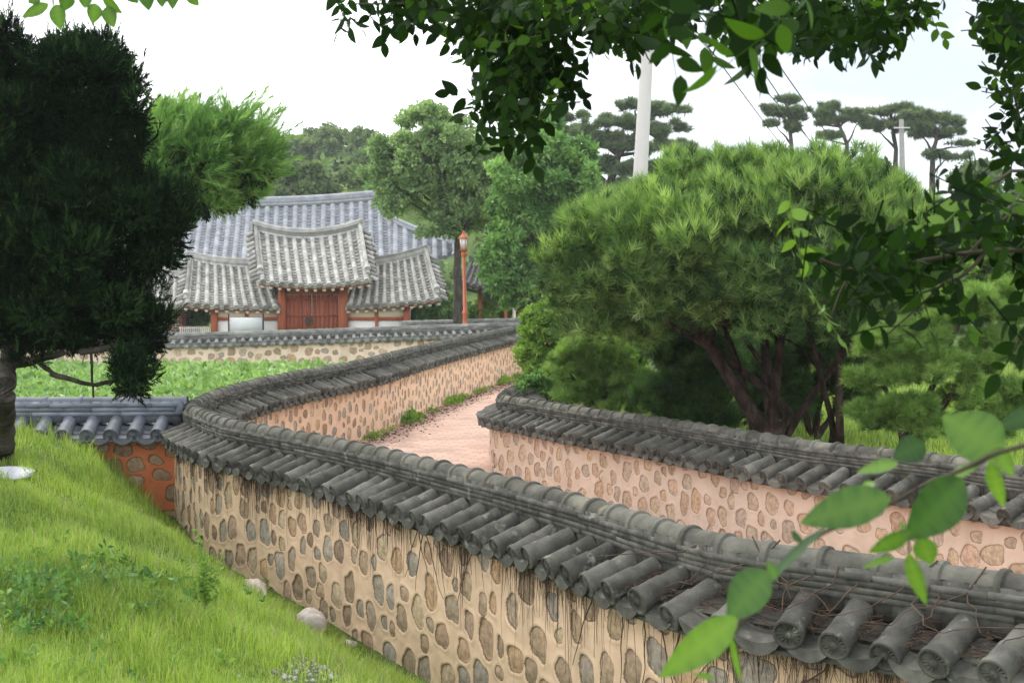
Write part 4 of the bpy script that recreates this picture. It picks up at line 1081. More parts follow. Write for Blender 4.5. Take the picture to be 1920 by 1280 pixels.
leaves('foliage', sh, T_CLUS_S, sub_blobs(bl, 14, (0.25, 0.5)), 1500, (0.07, 0.12), m_leaf_gin, up=0.6, shell=0.35, tint=(0.45, 0.2))
tr = MB()
for a in [(1010, 722), (1055, 735), (1035, 710)]: limb(tr, P(1035, 770, 22.5), P(*a, 22.5), .02, .008, .05)
tr.build('stem', m_bark, sh)

# ------------------------------------------------------------------ dark juniper on the left
YJ = 12.8
jun = thing('juniper_tree', 'tall dark twisted juniper on the grass bank at the left edge', 'tree', tuple(ground_px(4, 836, 9, 16.9)))
JB = [(120, 195, 110, 120), (45, 160, 60, 100), (195, 180, 60, 80), (215, 130, 28, 60), (60, 300, 120, 120), (190, 300, 85, 110), (275, 400, 68, 72), (150, 430, 140, 100), (305, 440, 45, 60), (60, 500, 120, 110), (200, 550, 95, 80), (290, 480, 45, 45),
      (265, 630, 50, 65), (248, 705, 36, 50), (150, 615, 95, 50), (60, 610, 85, 55), (8, 90, 22, 60), (-70, 300, 130, 250), (-60, 560, 110, 110), (120, 100, 40, 50), (250, 240, 22, 70), (170, 95, 25, 45)]
jb = [B(*b, YJ + rng.uniform(-.35, .35), 0.8) for b in JB]
sb = sub_blobs(jb, 12, (0.30, 0.56), low=1.0)
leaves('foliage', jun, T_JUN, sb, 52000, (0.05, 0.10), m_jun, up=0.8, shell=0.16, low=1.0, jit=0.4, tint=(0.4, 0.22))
leaves('inner_foliage', jun, T_JUN, [(c, r * .82) for c, r in jb], 16000, (0.11, 0.17), m_jun, up=0.2, shell=0.4, low=1.0, jit=0.8, tint=(0.05, 0.08))  # dark core puts the shade between clumps into the tint
tops = [b for b in sb if b[0][2] > P(0, 240, YJ)[2]]
leaves('top_shoots', jun, T_JUN_L, sb, 3200, (0.10, 0.24), m_jun, up=1.8, shell=0.1, low=0.1, jit=0.35, tint=(0.42, 0.2))
tr = MB(); g0 = ground_px(4, 838, 9, 16.9); g0[2] -= 0.15
tp = [g0, P(8, 760, YJ), P(14, 690, YJ), P(40, 600, YJ), P(90, 470, YJ), P(120, 330, YJ), P(130, 200, YJ)]
q, _ = crom(np.array(tp)[:, [0, 2, 1]], 0.1); q = q[:, [0, 2, 1]]
tr.tube(q, np.linspace(.13, .03, len(q)) * (1 + .08 * np.sin(np.arange(len(q)) * 1.7)), 12, .5)
for a, b_, r in [((20, 680), (120, 660), .05), ((95, 700), (180, 722), .028), ((60, 670), (100, 700), .03), ((180, 722), (240, 710), .022), ((40, 600), (200, 560), .05), ((90, 470), (280, 410), .05), ((60, 540), (-60, 420), .05), ((170, 650), (175, 745), .015), ((150, 660), (265, 640), .03)]:
    limb(tr, P(*a, YJ), P(*b_, YJ), r, r * .6, .03)
tr.build('trunk', m_bark, jun, smooth=60)
# bright juniper behind it
YJ2 = 19.5
jun2 = thing('juniper_tree', 'bright green feathery juniper leaning right in front of the big hall roof', 'tree', tuple(P(285, 800, YJ2)))
jb = [B(*b, YJ2 + rng.uniform(-.3, .3)) for b in [(350, 300, 80, 60), (430, 290, 70, 50), (330, 240, 45, 40), (440, 345, 50, 35), (470, 300, 45, 40), (300, 280, 40, 60), (400, 250, 50, 35), (380, 360, 60, 35), (490, 280, 22, 25), (310, 390, 40, 50)]]
leaves('foliage', jun2, T_JUN_L, sub_blobs(jb, 22, (0.25, 0.45)), 15000, (0.14, 0.28), m_jun_l, up=0.5, shell=0.35, low=0.6, jit=0.35, tint=(0.5, 0.2), lift=(0.55, 0, 0.3))
leaves('plumes', jun2, T_PLUME, sub_blobs(jb, 10, (0.25, 0.45)), 420, (0.34, 0.70), m_jun_l, up=0.4, shell=0.1, low=0.3, jit=0.25, tint=(0.6, 0.2), lift=(0.9, 0, 0.55))
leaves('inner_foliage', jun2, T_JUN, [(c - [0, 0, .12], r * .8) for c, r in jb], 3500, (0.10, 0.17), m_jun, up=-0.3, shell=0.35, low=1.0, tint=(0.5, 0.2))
tr = MB(); b0 = P(245, 790, YJ2)
q, _ = crom(np.array([b0, P(255, 650, YJ2), P(285, 480, YJ2), P(340, 350, YJ2), P(400, 280, YJ2)])[:, [0, 2, 1]], .15); q = q[:, [0, 2, 1]]
tr.tube(q, np.linspace(.14, .04, len(q)), 10, .5)
for a in [(430, 290), (470, 300), (330, 240), (440, 345), (400, 250)]: limb(tr, P(330, 370, YJ2), P(*a, YJ2), .04, .012, .04)
tr.build('trunk', m_bark, jun2, smooth=60)

# ------------------------------------------------------------------ broadleaf trees beyond the gate
def leafy_tree(name, label, cat, base, blobs, per, sz, n, leaf, mat, trunk_px, Yt, r0, bark=m_bark, temps=T_CLUS, group=None, up=0.35, jit=0.6, shell=0.35, tint=(0.48, 0.2)):
    t = thing(name, label, cat, tuple(base), group)
    sb = sub_blobs(blobs, per, sz)
    leaves('foliage', t, temps, sb, n, leaf, mat, up, shell, 0.7, jit, tint)
    tr = MB(); q = np.array([base - np.array([0, 0, .3])] + [P(*a, Yt) for a in trunk_px])
    q, _ = crom(q[:, [0, 2, 1]], max(0.2, np.linalg.norm(q[-1] - q[0]) / 14)); q = q[:, [0, 2, 1]]
    tr.tube(q, np.linspace(r0, r0 * .35, len(q)), 10, .5)
    for c, r in blobs:
        k = len(q) // 2 + rng.integers(0, max(1, len(q) // 2)); limb(tr, q[min(k, len(q) - 1)], c, r0 * .35, r0 * .08, .05)
    tr.build('trunk', bark, t, smooth=60)
    return t
YZ = 55.0
leafy_tree('broadleaf_tree', 'grey green spreading tree with a forked dark trunk behind the lamp post', 'tree', P(860, 612, YZ),
           [B(*b, YZ + rng.uniform(-1, 1)) for b in [(800, 235, 60, 35), (850, 260, 65, 40), (760, 290, 60, 40), (720, 320, 35, 35), (830, 320, 85, 45), (780, 370, 65, 35), (880, 340, 55, 45), (900, 400, 45, 45), (860, 395, 50, 35), (790, 210, 30, 20), (905, 300, 40, 35), (740, 365, 30, 30), (825, 430, 40, 25)]],
           20, (0.25, 0.5), 11000, (0.16, 0.30), m_leaf_zel, [(858, 520), (857, 440), (846, 400), (838, 350)], YZ, 0.22, temps=T_CLUS_S)
YGk = 50.0
leafy_tree('broadleaf_tree', 'dense fresh green tree between the lamp post and the round pine', 'tree', P(1020, 640, YGk),
           [B(*b, YGk + rng.uniform(-1, 1)) for b in [(1020, 235, 25, 35), (1020, 290, 55, 50), (985, 340, 60, 55), (1060, 340, 55, 55), (960, 410, 50, 45), (1030, 410, 65, 55), (1085, 400, 45, 55), (990, 480, 60, 45), (1050, 490, 55, 50), (950, 450, 35, 30), (1010, 540, 50, 35), (1080, 290, 30, 30), (1090, 480, 40, 60), (955, 515, 45, 35), (985, 560, 40, 35), (925, 480, 25, 25)]],
           20, (0.25, 0.5), 15000, (0.18, 0.34), m_leaf_gin, [(1020, 560), (1018, 480), (1020, 400), (1020, 300)], YGk, 0.25)

def pine_far(label, Y, pads, trunk, r0, n, group=None, base=None, size=(0.3, 0.6), bz=None):
    base = P(*trunk[0], Y)
    t = thing('pine_tree', label, 'tree', tuple(base), group)
    bl = [B(*b, Y + rng.uniform(-1.0, 1.0) * b[2] * Y / FPX * .6) for b in pads]
    sb = []
    for c, r in bl:
        for _ in range(22):
            d = rng.normal(size=3); d /= np.linalg.norm(d); d[2] = d[2] * .6
            sb.append((c + d * r * rng.uniform(.3, 1.35) * [1, 1, .8], np.array([.24, .24, .11]) * r.mean() * rng.uniform(.5, 1.5)))
    leaves('foliage', t, T_PINE_FAR, sb, n, size, m_pine_far, 0.9, 0.35, 0.3, 0.5, (0.45, 0.22))
    tr = MB(); q = np.array([base - np.array([0, 0, 3.0])] + [P(*a, Y) for a in trunk]); tr.tube(q, np.linspace(r0, r0 * .4, len(q)), 8, .5)
    for c, r in bl:
        i = np.argmin(np.linalg.norm(q - (c - [0, 0, r[2] * 1.5 + .5]), axis=1)); limb(tr, q[i], c - [0, 0, r[2] * .5], r0 * .45, r0 * .12, .05)
    tr.build('trunk', m_bark, t, smooth=60)
pine_far('wide dark far pine whose crown is crossed by the concrete pole', 95, [(1230, 205, 50, 20), (1170, 230, 60, 22), (1250, 245, 40, 22), (1130, 260, 50, 22), (1200, 275, 60, 25), (1110, 300, 35, 25), (1270, 280, 30, 20), (1150, 315, 50, 25), (1215, 320, 50, 25), (1140, 350, 40, 20), (1190, 200, 30, 14), (1100, 245, 20, 12)],
         [(1142, 420), (1142, 350), (1160, 290), (1200, 240)], .40, 9000, size=(.3, .55))
pine_far('small dark far pine just left of the one crossed by the pole', 98, [(1055, 220, 35, 16), (1075, 250, 35, 22), (1040, 250, 30, 20), (1085, 290, 25, 25)], [(1065, 400), (1065, 300), (1058, 240)], .3, 3000, size=(.3, .55))
YF = 105
pine_far('lone slim far pine with a small tufted crown left of the others', YF, [(1478, 188, 26, 10), (1450, 205, 22, 10), (1492, 208, 24, 10), (1470, 215, 30, 10), (1455, 232, 20, 9), (1485, 240, 16, 12), (1500, 222, 14, 8)], [(1484, 330), (1484, 270), (1480, 230), (1476, 195)], .22, 2600, size=(.25, .5))
pine_far('far pine with a bare leaning fork and two separate crowns', YF, [(1556, 200, 16, 12), (1545, 215, 20, 12), (1600, 210, 25, 10), (1570, 225, 22, 9), (1610, 225, 16, 9), (1540, 232, 14, 8), (1550, 255, 26, 12)], [(1586, 330), (1588, 270), (1575, 238), (1560, 205)], .22, 2600, size=(.25, .5))
pine_far('far pine with a rounded crown just left of the distant pole', YF + 3, [(1650, 210, 25, 14), (1680, 205, 35, 12), (1640, 235, 25, 14), (1670, 240, 30, 16), (1700, 225, 26, 12)], [(1678, 330), (1680, 280), (1674, 240), (1670, 210)], .24, 2800, size=(.25, .5))
pine_far('far umbrella pine with the widest flat crown right of the distant pole', YF, [(1740, 218, 45, 10), (1770, 228, 40, 12), (1720, 240, 35, 11), (1790, 248, 25, 11), (1755, 252, 50, 12), (1800, 270, 20, 9), (1775, 292, 45, 10), (1735, 232, 40, 10)], [(1748, 330), (1749, 285), (1756, 262), (1750, 235)], .26, 3600, size=(.25, .5))

# wooded hill behind the hall: each tree that can be told apart
def hill_tree(label, cx, top, w, Y, mat, n=2600, h=None, group='trees on the hill behind the hall'):
    b = P(cx, top + w * 1.5, Y); gz = H(b[0], b[1])[0]; b = np.array([b[0], Y, min(gz, b[2])])
    s = Y / FPX; rw = w * s
    bl = []
    topz = P(cx, top, Y)[2]
    for k in range(13):
        a = rng.uniform(0, 6.28); f = rng.uniform(0, .75); z = rng.uniform(.2, .85)
        bl.append((np.array([b[0] + math.cos(a) * rw * f * (1.1 - z * .5), Y + math.sin(a) * rw * f, topz - rw * 2.6 * (1 - z)]), np.array([rw * .5, rw * .5, rw * .38])))
    bl.append((np.array([b[0], Y, topz - rw * .35]), np.array([rw * .45, rw * .45, rw * .35])))
    t = thing('broadleaf_tree', label, 'tree', tuple(b), group)
    leaves('foliage', t, T_CLUS_S, sub_blobs(bl, 10, (.3, .55)), n, (0.40, 0.85), mat, .4, .35, .7, .6, (0.45, 0.2))
    tr = MB(); tr.tube([b - [0, 0, .3], (b + bl[-1][0]) / 2, bl[-1][0]], [.3, .22, .06], 8, .5)
    for c, r in bl[:6]: limb(tr, (b * .4 + bl[-1][0] * .6), c, .12, .04, .05)
    tr.build('trunk', m_bark, t)
for lab, cx, top, w, Y, mt in [
    ('hazy broadleaf tree on the hill, tallest one left of the spreading tree', 625, 232, 55, 150, m_leaf_far), ('rounded hill tree right beside the tallest one', 675, 245, 45, 146, m_leaf_far),
    ('low hill tree just right of the bright juniper', 545, 255, 45, 150, m_leaf_far), ('dark hill tree half hidden by the bright juniper', 500, 250, 45, 152, m_pine_far),
    ('hill tree showing between the two tallest ones', 590, 245, 40, 156, m_pine_far), ('small dark tree low on the hill above the roof ridge', 550, 300, 36, 132, m_pine_far),
    ('hill tree above the right part of the hall roof', 715, 268, 40, 140, m_leaf_far), ('broad bush tree low on the hill behind the spreading tree', 640, 300, 34, 128, m_pine_far),
    ('hill tree showing under the spreading tree', 790, 330, 60, 118, m_leaf_gin), ('dark tree behind the forked trunk', 905, 350, 60, 112, m_pine_far),
    ('tree behind the dense fresh green one', 975, 290, 60, 120, m_leaf_far), ('pale hazy tree low at the right among the far pines', 1850, 300, 60, 120, m_leaf_far),
    ('dark tree low on the hill left of the grass patch', 525, 292, 50, 101, m_pine_far), ('grey green tree low on the hill beside the grass patch', 585, 308, 38, 101, m_leaf_far), ('tree on the slope right of the grass patch', 735, 320, 45, 100, m_leaf_gin), ('tree filling the slope left of the spreading tree', 700, 282, 50, 110, m_leaf_far), ('fresh tree on the slope behind the spreading tree', 770, 300, 60, 108, m_leaf_gin), ('tree behind the gap between the spreading and the dense green tree', 925, 285, 55, 112, m_leaf_far), ('hill tree above the middle of the hall ridge', 660, 318, 36, 103, m_leaf_far), ('far hazy tree at the right edge under the leaves', 1930, 320, 70, 118, m_leaf_far), ('bushy tree between the big pine and the far pines', 1640, 300, 60, 110, m_leaf_far),
    ('bushy far tree behind the top of the round pine', 1500, 310, 70, 112, m_leaf_far), ('bushy far tree behind the left shoulder of the round pine', 1330, 320, 80, 108, m_pine_far), ('green tree at the left behind the dark juniper', 100, 330, 120, 100, m_leaf_far), ('green tree behind the left end of the hall', 300, 330, 90, 110, m_leaf_far)]:
    hill_tree(lab, cx, top, w, Y, mt)

# hedge-like green bushes seen through the trunks of the pines
for k, (cx, cy, rx, ry, Y, lab) in enumerate([(1290, 590, 110, 70, 40, 'bright bush seen through the left gap in the round pine'), (1470, 600, 120, 80, 42, 'bright bush seen between the trunks of the round pine'), (1660, 560, 130, 90, 38, 'bright bush behind the shaded branch at the right'), (1840, 480, 130, 110, 36, 'tall light bush behind the pine at the right edge'), (1180, 600, 90, 60, 44, 'bright bush behind the pine bush')]):
    leafy_tree('leafy_shrub', lab, 'bush', P(cx, 660, Y), [B(cx + a * rx, cy + b_ * ry, rx * .45, ry * .5, Y) for a, b_ in ((-.5, .1), (.5, .1), (0, -.3), (0, .4), (-.2, -.1), (.6, .5), (-.6, .5))], 10, (.3, .5), 3500, (.16, .3), m_leaf_lime, [(cx, 640), (cx, cy)], Y, .08, temps=T_CLUS_S)
for cx, cy, rx, ry, lab in [(840, 585, 60, 22, 'low dark bush at the foot of the forked tree'), (790, 600, 35, 14, 'low round bush between the gatehouse and the forked tree'), (915, 588, 40, 16, 'clipped light green bush right of the lamp post'), (945, 560, 34, 34, 'bush half hiding the pavilion roof'), (366, 596, 26, 20, 'dark bush behind the white picket fence')]:
    t = thing('leafy_shrub', lab, 'bush', tuple(P(cx, 615, 63)))
    leaves('foliage', t, T_CLUS_S, sub_blobs([B(cx, cy, rx, ry, 63)], 30, (.3, .5)), 2200, (.18, .3), m_leaf_lime if cx > 900 else m_leaf_gin, .6, .3, .6, .6)
    MB().tube([P(cx, 625, 63), P(cx, cy, 63)], [.06, .03], 6).build('stem', m_bark, t)

# low growth under the round pine, its shade put into darker needles, and the tangle on the hillside
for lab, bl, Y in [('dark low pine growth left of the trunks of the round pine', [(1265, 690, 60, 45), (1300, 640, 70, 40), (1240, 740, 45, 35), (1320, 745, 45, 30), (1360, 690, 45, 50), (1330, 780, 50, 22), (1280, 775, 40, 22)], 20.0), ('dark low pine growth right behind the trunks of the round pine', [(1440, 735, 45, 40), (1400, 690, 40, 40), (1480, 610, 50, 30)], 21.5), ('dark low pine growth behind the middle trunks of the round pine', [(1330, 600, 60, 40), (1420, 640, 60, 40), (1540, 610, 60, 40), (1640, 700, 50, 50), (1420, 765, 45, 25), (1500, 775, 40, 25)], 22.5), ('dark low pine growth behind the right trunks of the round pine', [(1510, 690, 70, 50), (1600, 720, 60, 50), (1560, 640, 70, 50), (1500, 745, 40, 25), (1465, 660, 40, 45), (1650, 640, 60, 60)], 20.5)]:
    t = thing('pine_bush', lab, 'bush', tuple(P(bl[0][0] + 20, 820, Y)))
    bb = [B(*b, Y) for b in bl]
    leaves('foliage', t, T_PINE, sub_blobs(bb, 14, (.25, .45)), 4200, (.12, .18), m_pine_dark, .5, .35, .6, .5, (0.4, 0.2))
    tr = MB()
    for c, r in bb: limb(tr, P(bl[0][0] + 20, 825, Y), c, .045, .015, .05)
    tr.build('trunk', m_bark_red, t)
N = 26000
yy = rng.uniform(66, 175, N); xx = rng.uniform(-.36, .40, N) * yy; hz = H(xx, yy)
ok = (vnoise(np.stack([xx, yy], 1), .16, 51) + .35 * rng.normal(size=N) > -.35) & ~((np.abs(xx + 14) < 12) & (np.abs(yy - 104) < 16) & (rng.random(N) < .93)) & ~((np.abs(xx + 9) < 18) & (yy < 84))
xx, yy, hz = xx[ok], yy[ok], hz[ok]; sz = rng.uniform(.5, 1.25, len(xx))
V, T, A = scatter(T_CLUS_S, np.column_stack([xx, yy, hz + sz * rng.uniform(.2, 1.1, len(xx))]), rng.normal(0, .6, (len(xx), 3)) + [0, 0, .8], sz, np.clip(rng.normal(.45, .22, len(xx)) + .15 * vnoise(np.stack([xx, yy], 1), .3, 52), 0, 1))
tag(mesh_obj('hillside_undergrowth', V, T, m_leaf_far, None, {'tint': A}), 'tangle of bushes and saplings covering the hillside behind the buildings', 'undergrowth', None, 'stuff')

# ------------------------------------------------------------------ grass bank, crops, weeds, stones
m_grass = leaf_mat('grass_blades', (0.12, 0.18, 0.034), (0.28, 0.405, 0.078), (0.46, 0.57, 0.17), 0.4, 0.55, 0.9, tcol=(1.2, 1.3, 0.6), spec=0.2)
m_crop = leaf_mat('crop_leaves', (0.11, 0.21, 0.055), (0.22, 0.37, 0.11), (0.38, 0.54, 0.22), 0.35, 0.4, 0.5, spec=0.5)
m_dry = leaf_mat('dry_litter', (0.05, 0.035, 0.02), (0.12, 0.075, 0.04), (0.24, 0.15, 0.08), 0.1, 0.8, 5)
m_vine = rough_mat('dry_vine', [(0.3, (0.045, 0.028, 0.019)), (0.7, (0.115, 0.074, 0.050))], 9, 4, 0.9, 0)
def blade(rg, bend):
    w = 0.5; a = np.array([[-w, 0, 0], [w, 0, 0], [-w * .75, bend * .25, .5], [w * .75, bend * .25, .5], [0, bend, .95 - .25 * bend]])
    return a, np.array([[0, 1, 3], [0, 3, 2], [2, 3, 4]])
def grass(name, x, y, h, w, mat, tint, kind='stuff', cat='grass', label=None, lean=0.35):
    N = len(x); z = H(x, y) - 0.01
    bend = rng.uniform(0.1, 0.75, N)
    base = np.array([[-.5, 0, 0], [.5, 0, 0], [-.36, .22, .5], [.36, .22, .5], [0, 1, 1.0]])
    v = np.repeat(base[None], N, 0)
    v[:, :, 0] *= w[:, None]; v[:, :, 1] *= (bend * h)[:, None]; v[:, :, 2] *= h[:, None]; v[:, 4, 2] -= .3 * bend * h
    a = rng.uniform(0, 6.283, N); c, s = np.cos(a)[:, None], np.sin(a)[:, None]
    X = v[:, :, 0] * c - v[:, :, 1] * s + x[:, None]; Y = v[:, :, 0] * s + v[:, :, 1] * c + y[:, None]; Z = v[:, :, 2] + z[:, None]
    T = (np.array([[0, 1, 3], [0, 3, 2], [2, 3, 4]])[None] + (np.arange(N) * 5)[:, None, None]).reshape(-1, 3)
    o = mesh_obj(name, np.stack([X, Y, Z], -1), T, mat, None, {'tint': np.repeat(np.clip(tint, 0, 1), 5)})
    return tag(o, label, cat, None, kind)
N = 330000
yy = 3.6 * np.exp(rng.random(N) * math.log(17.15 / 3.6)); xx = rng.uniform(-0.385, 0.16, N) * yy - rng.random(N) * 0.3
d1 = near(w1d, xx, yy); ok = (d1 > 0.26)
xx, yy, d1 = xx[ok], yy[ok], d1[ok]
pn = vnoise(np.stack([xx, yy], 1), 3.0, 21); pn2 = vnoise(np.stack([xx, yy], 1), 0.9, 22); pn3 = vnoise(np.stack([xx, yy], 1), 9, 23)
hh = (0.092 + 0.045 * pn + 0.03 * pn3) * rng.uniform(0.5, 1.6, len(xx)); hh = np.clip(hh, .025, .3) * np.clip(d1 / 0.5, 0.45, 1)
hh = np.where((yy > 16.2) & (rng.random(len(xx)) < .25), hh * 1.9, hh)
gc = ground_px(610, 1262)
bare = ((((xx - gc[0]) / .26) ** 2 + ((yy - gc[1]) / .55) ** 2 < 1 + .5 * pn3) & (rng.random(len(xx)) < .9)) | (pn2 > 0.75) & (rng.random(len(xx)) < 0.5); keep = ~bare
gd = ground_px(40, 1120); dark = np.clip(1.6 - 1.1 * np.hypot((xx - gd[0]) / .75, (yy - gd[1]) / 1.1) + .35 * pn, 0, 1)          # shade near the left corner, put into darker and taller grass
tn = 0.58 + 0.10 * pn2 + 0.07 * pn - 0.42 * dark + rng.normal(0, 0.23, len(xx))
ww = 0.0042 * np.clip(yy / 7, 0.75, 2.2) * rng.uniform(.6, 1.3, len(xx))
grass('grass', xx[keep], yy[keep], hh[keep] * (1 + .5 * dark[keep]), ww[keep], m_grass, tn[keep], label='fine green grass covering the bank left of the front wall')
m_straw = leaf_mat('dry_straw', (0.20, 0.17, 0.08), (0.36, 0.31, 0.16), (0.52, 0.47, 0.28), 0.2, 0.7, 1)
ix = rng.choice(len(xx), 9000, replace=False); ix = ix[pn3[ix] > 0.0]
grass('dry_stalks', xx[ix], yy[ix], np.clip(hh[ix] * rng.uniform(.9, 1.7, len(ix)), .05, .28), ww[ix] * .9, m_straw, rng.random(len(ix)), label='dry straw coloured stalks scattered through the grass bank')
# rough grass in the pine garden and far bank
N = 60000
yy = 9 + 30 * rng.random(N) ** 1.4; xx = rng.uniform(0.0, 0.42, N) * yy; d3 = near(w3d, xx, yy); ok = d3 < -0.3
xx, yy = xx[ok], yy[ok]
grass('garden_grass', xx, yy, rng.uniform(.08, .25, len(xx)), rng.uniform(.012, .025, len(xx)), m_grass, rng.normal(.6, .2, len(xx)), label='rough grass under the pines behind the curved wall')

# crops between the walls
N = 11000
yy = rng.uniform(18.2, 45, N); xx = rng.uniform(-24, 0.3, N); d1 = near(w1d, xx, yy); ok = d1 > 0.55; xx, yy = xx[ok], yy[ok]
T_CROP = [leaf_cluster(7, trg, 3, 0.42, 0.9, (0.7, 1.1), 0.2) for _ in range(5)]
hgt = rng.uniform(.16, .34, len(xx)); pos = np.stack([xx, yy, H(xx, yy) + hgt * .6], 1)
dr = rng.normal(0, .35, (len(xx), 3)) + [0, 0, 1]
V, T, A = scatter(T_CROP, pos, dr, rng.uniform(.17, .30, len(xx)), np.clip(rng.normal(.58, .26, len(xx)), 0, 1))
tag(mesh_obj('crops', V, T, m_crop, None, {'tint': A}), 'field of broad leaved green crops between the low blue tiled wall and the far wall', 'crops', None, 'stuff')

# weeds and litter along the foot of the long wall
N = 2600
s = s_corner + 1.5 + (LEN1 - s_corner - 2) * rng.random(N); C = np.stack([np.interp(s, w1s, w1d[:, k]) for k in range(2)], 1)
C2 = np.stack([np.interp(s + .05, w1s, w1d[:, k]) for k in range(2)], 1); t = C2 - C; t /= np.linalg.norm(t, axis=1)[:, None]; nR = np.stack([t[:, 1], -t[:, 0]], 1)
clump = vnoise(s[:, None], 1.1, 31); ok = clump > 0.15 + rng.normal(0, .25, N); C, nR, clump = C[ok], nR[ok], clump[ok]
off = 0.23 + np.abs(rng.normal(0, .10, len(C))); xy = C + nR * off[:, None]
sz = rng.uniform(.04, .10, len(C)) * (1 + np.clip(clump, 0, 1))
V, T, A = scatter(T_CLUS, np.column_stack([xy, base_h(xy[:, 1]) + sz * .5]), rng.normal(0, .4, (len(C), 3)) + [0, 0, 1], sz, np.clip(rng.normal(.5, .2, len(C)), 0, 1))
tag(mesh_obj('path_edge_weeds', V, T, m_leaf_lime, None, {'tint': A}), 'low weeds growing along the path at the foot of the long wall', 'weeds', None, 'stuff')
N = 2600
s = s_corner + 1.5 + (LEN1 - s_corner - 4) * rng.random(N); C = np.stack([np.interp(s, w1s, w1d[:, k]) for k in range(2)], 1)
xy = C + np.stack([0.3 + np.abs(rng.normal(0, .28, N)), rng.normal(0, .05, N)], 1)
lv = [leaf_shape(2, .5, .2, .2)]
V, T, A = scatter(lv, np.column_stack([xy, base_h(xy[:, 1]) + .018]), rng.normal(0, 1, (N, 3)) * [1, 1, .12], rng.uniform(.03, .07, N), rng.random(N))
tag(mesh_obj('leaf_litter', V, T, m_dry, None, {'tint': A}), 'dry brown leaves lying on the path beside the wall', 'leaf litter', None, 'stuff')

# boulders at the foot of the bank
def boulder(name, label, px, py, rx, ry, rz, seed, rot=0.0, sink=0.35, mat=None):
    g = ground_px(px, py)
    n1, n2 = 40, 24; u = np.linspace(0, 2 * math.pi, n1); v = np.linspace(0.001, math.pi - 0.001, n2); U, Vv = np.meshgrid(u, v, indexing='ij')
    p = np.stack([np.cos(U) * np.sin(Vv), np.sin(U) * np.sin(Vv), np.cos(Vv)], -1).reshape(-1, 3)
    r = 1 + 0.17 * vnoise(p, 2.2, seed) + 0.075 * vnoise(p, 6.0, seed + 1) + 0.02 * vnoise(p, 17, seed + 2)
    p = p * r[:, None] * [rx, ry, rz]; c, s_ = math.cos(rot), math.sin(rot)
    p = np.stack([p[:, 0] * c - p[:, 1] * s_, p[:, 0] * s_ + p[:, 1] * c, p[:, 2]], 1) + g + [0, 0, rz * (1 - 2 * sink)]
    o = mesh_obj(name, p, grid_tris(n1, n2)[:, ::-1], mat or m_boulder, smooth=180); return tag(o, label, 'rock')
m_boulder = rough_mat('pale_boulder', [(0.25, (0.36, 0.31, 0.27)), (0.5, (0.52, 0.455, 0.41)), (0.8, (0.62, 0.55, 0.50))], 7, 8, 0.9, 0.7, 0.012, 30, spots=((0.20, 0.19, 0.13), 0.62, 6))
m_marble = rough_mat('pale_slab', [(0.3, (0.55, 0.56, 0.58)), (0.7, (0.70, 0.71, 0.73))], 5, 6, 0.7, 0.3, 0.004, 30)
boulder('boulder', 'long sloping grey boulder at the edge of the grass by the wall', 478, 1120, .11, .34, .13, 3, 0.35)
boulder('boulder', 'round pinkish boulder lying in the grass at the foot of the wall', 583, 1190, .15, .135, .135, 8, 0, 0.2)
boulder('boulder', 'small flat stone just below the round boulder', 652, 1212, .085, .07, .045, 12, 0, 0.4)
boulder('boulder', 'flat pale slab of stone lying in the grass at the left edge', -2, 884, .34, .50, .06, 15, 0, 0.72, m_marble)
pb = MB()
N = 260
c = ground_px(610, 1262)
for k in range(N):
    p = c + rng.normal(0, 1, 3) * [.22, .42, 0] + [0, 0, 0]; p[2] = H(p[0], p[1])[0] + .004; r = rng.uniform(.006, .022)
    v = np.array([[1, 0, 0], [-1, 0, 0], [0, 1, 0], [0, -1, 0], [0, 0, .7], [0, 0, -.7]]) * r * rng.uniform(.7, 1.3, (6, 3)) + p
    pb.add(v, [[0, 2, 4], [2, 1, 4], [1, 3, 4], [3, 0, 4], [2, 0, 5], [1, 2, 5], [3, 1, 5], [0, 3, 5]], rng.random())
tag(pb.build('gravel', m_stone), 'loose gravel on a bare patch low on the bank', 'gravel', None, 'stuff')

# weeds standing in the grass
def weed(label, px, py, n, hgt, spread, leaf, mat, tint, group=None, dens=9):
    g = ground_px(px, py); t = thing('weed_plant', label, 'plant', tuple(g), group)
    st = MB(); pp, dd, ss = [], [], []
    for k in range(n):
        a = rng.uniform(0, 6.28); e = g + [math.cos(a) * spread * rng.random(), math.sin(a) * spread * rng.random(), hgt * rng.uniform(.6, 1.0)]
        limb(st, g, e, .004, .0015, .04, 6, 0, 4)
        for j in range(dens):
            f = rng.uniform(.25, 1); pp.append(g * (1 - f) + e * f); dd.append(rng.normal(0, 1, 3) * [1, 1, .4] + [0, 0, .5]); ss.append(leaf * rng.uniform(.6, 1.2) * (1.2 - .5 * f))
    st.build('stem', m_grass, t)
    V, T, A = scatter([leaf_shape(3, .45)], np.array(pp), np.array(dd), np.array(ss), np.clip(rng.normal(tint, .15, len(pp)), 0, 1))
    mesh_obj('leaves', V, T, mat, t, {'tint': A})
weed('tall thin weed with fine feathery leaves standing in the middle of the grass', 385, 1165, 9, .62, .16, .045, m_leaf_lime, .25, dens=40)
weed('bright low weed growing against the wall above the round boulder', 512, 1105, 9, .16, .12, .05, m_leaf_lime, .6, dens=12)
for px, py in [(60, 1110), (95, 1180), (40, 1240), (150, 1120), (190, 1215), (330, 1250), (10, 1180), (240, 1150), (120, 1270), (75, 1040), (410, 1240), (280, 1090)]:
    weed('low broad leaved weed in the grass near the bottom left corner', px, py + 20, 7, .15, .13, .055, m_leaf_lime, .3 if px < 200 else .5, 'low weeds in the grass', 5)

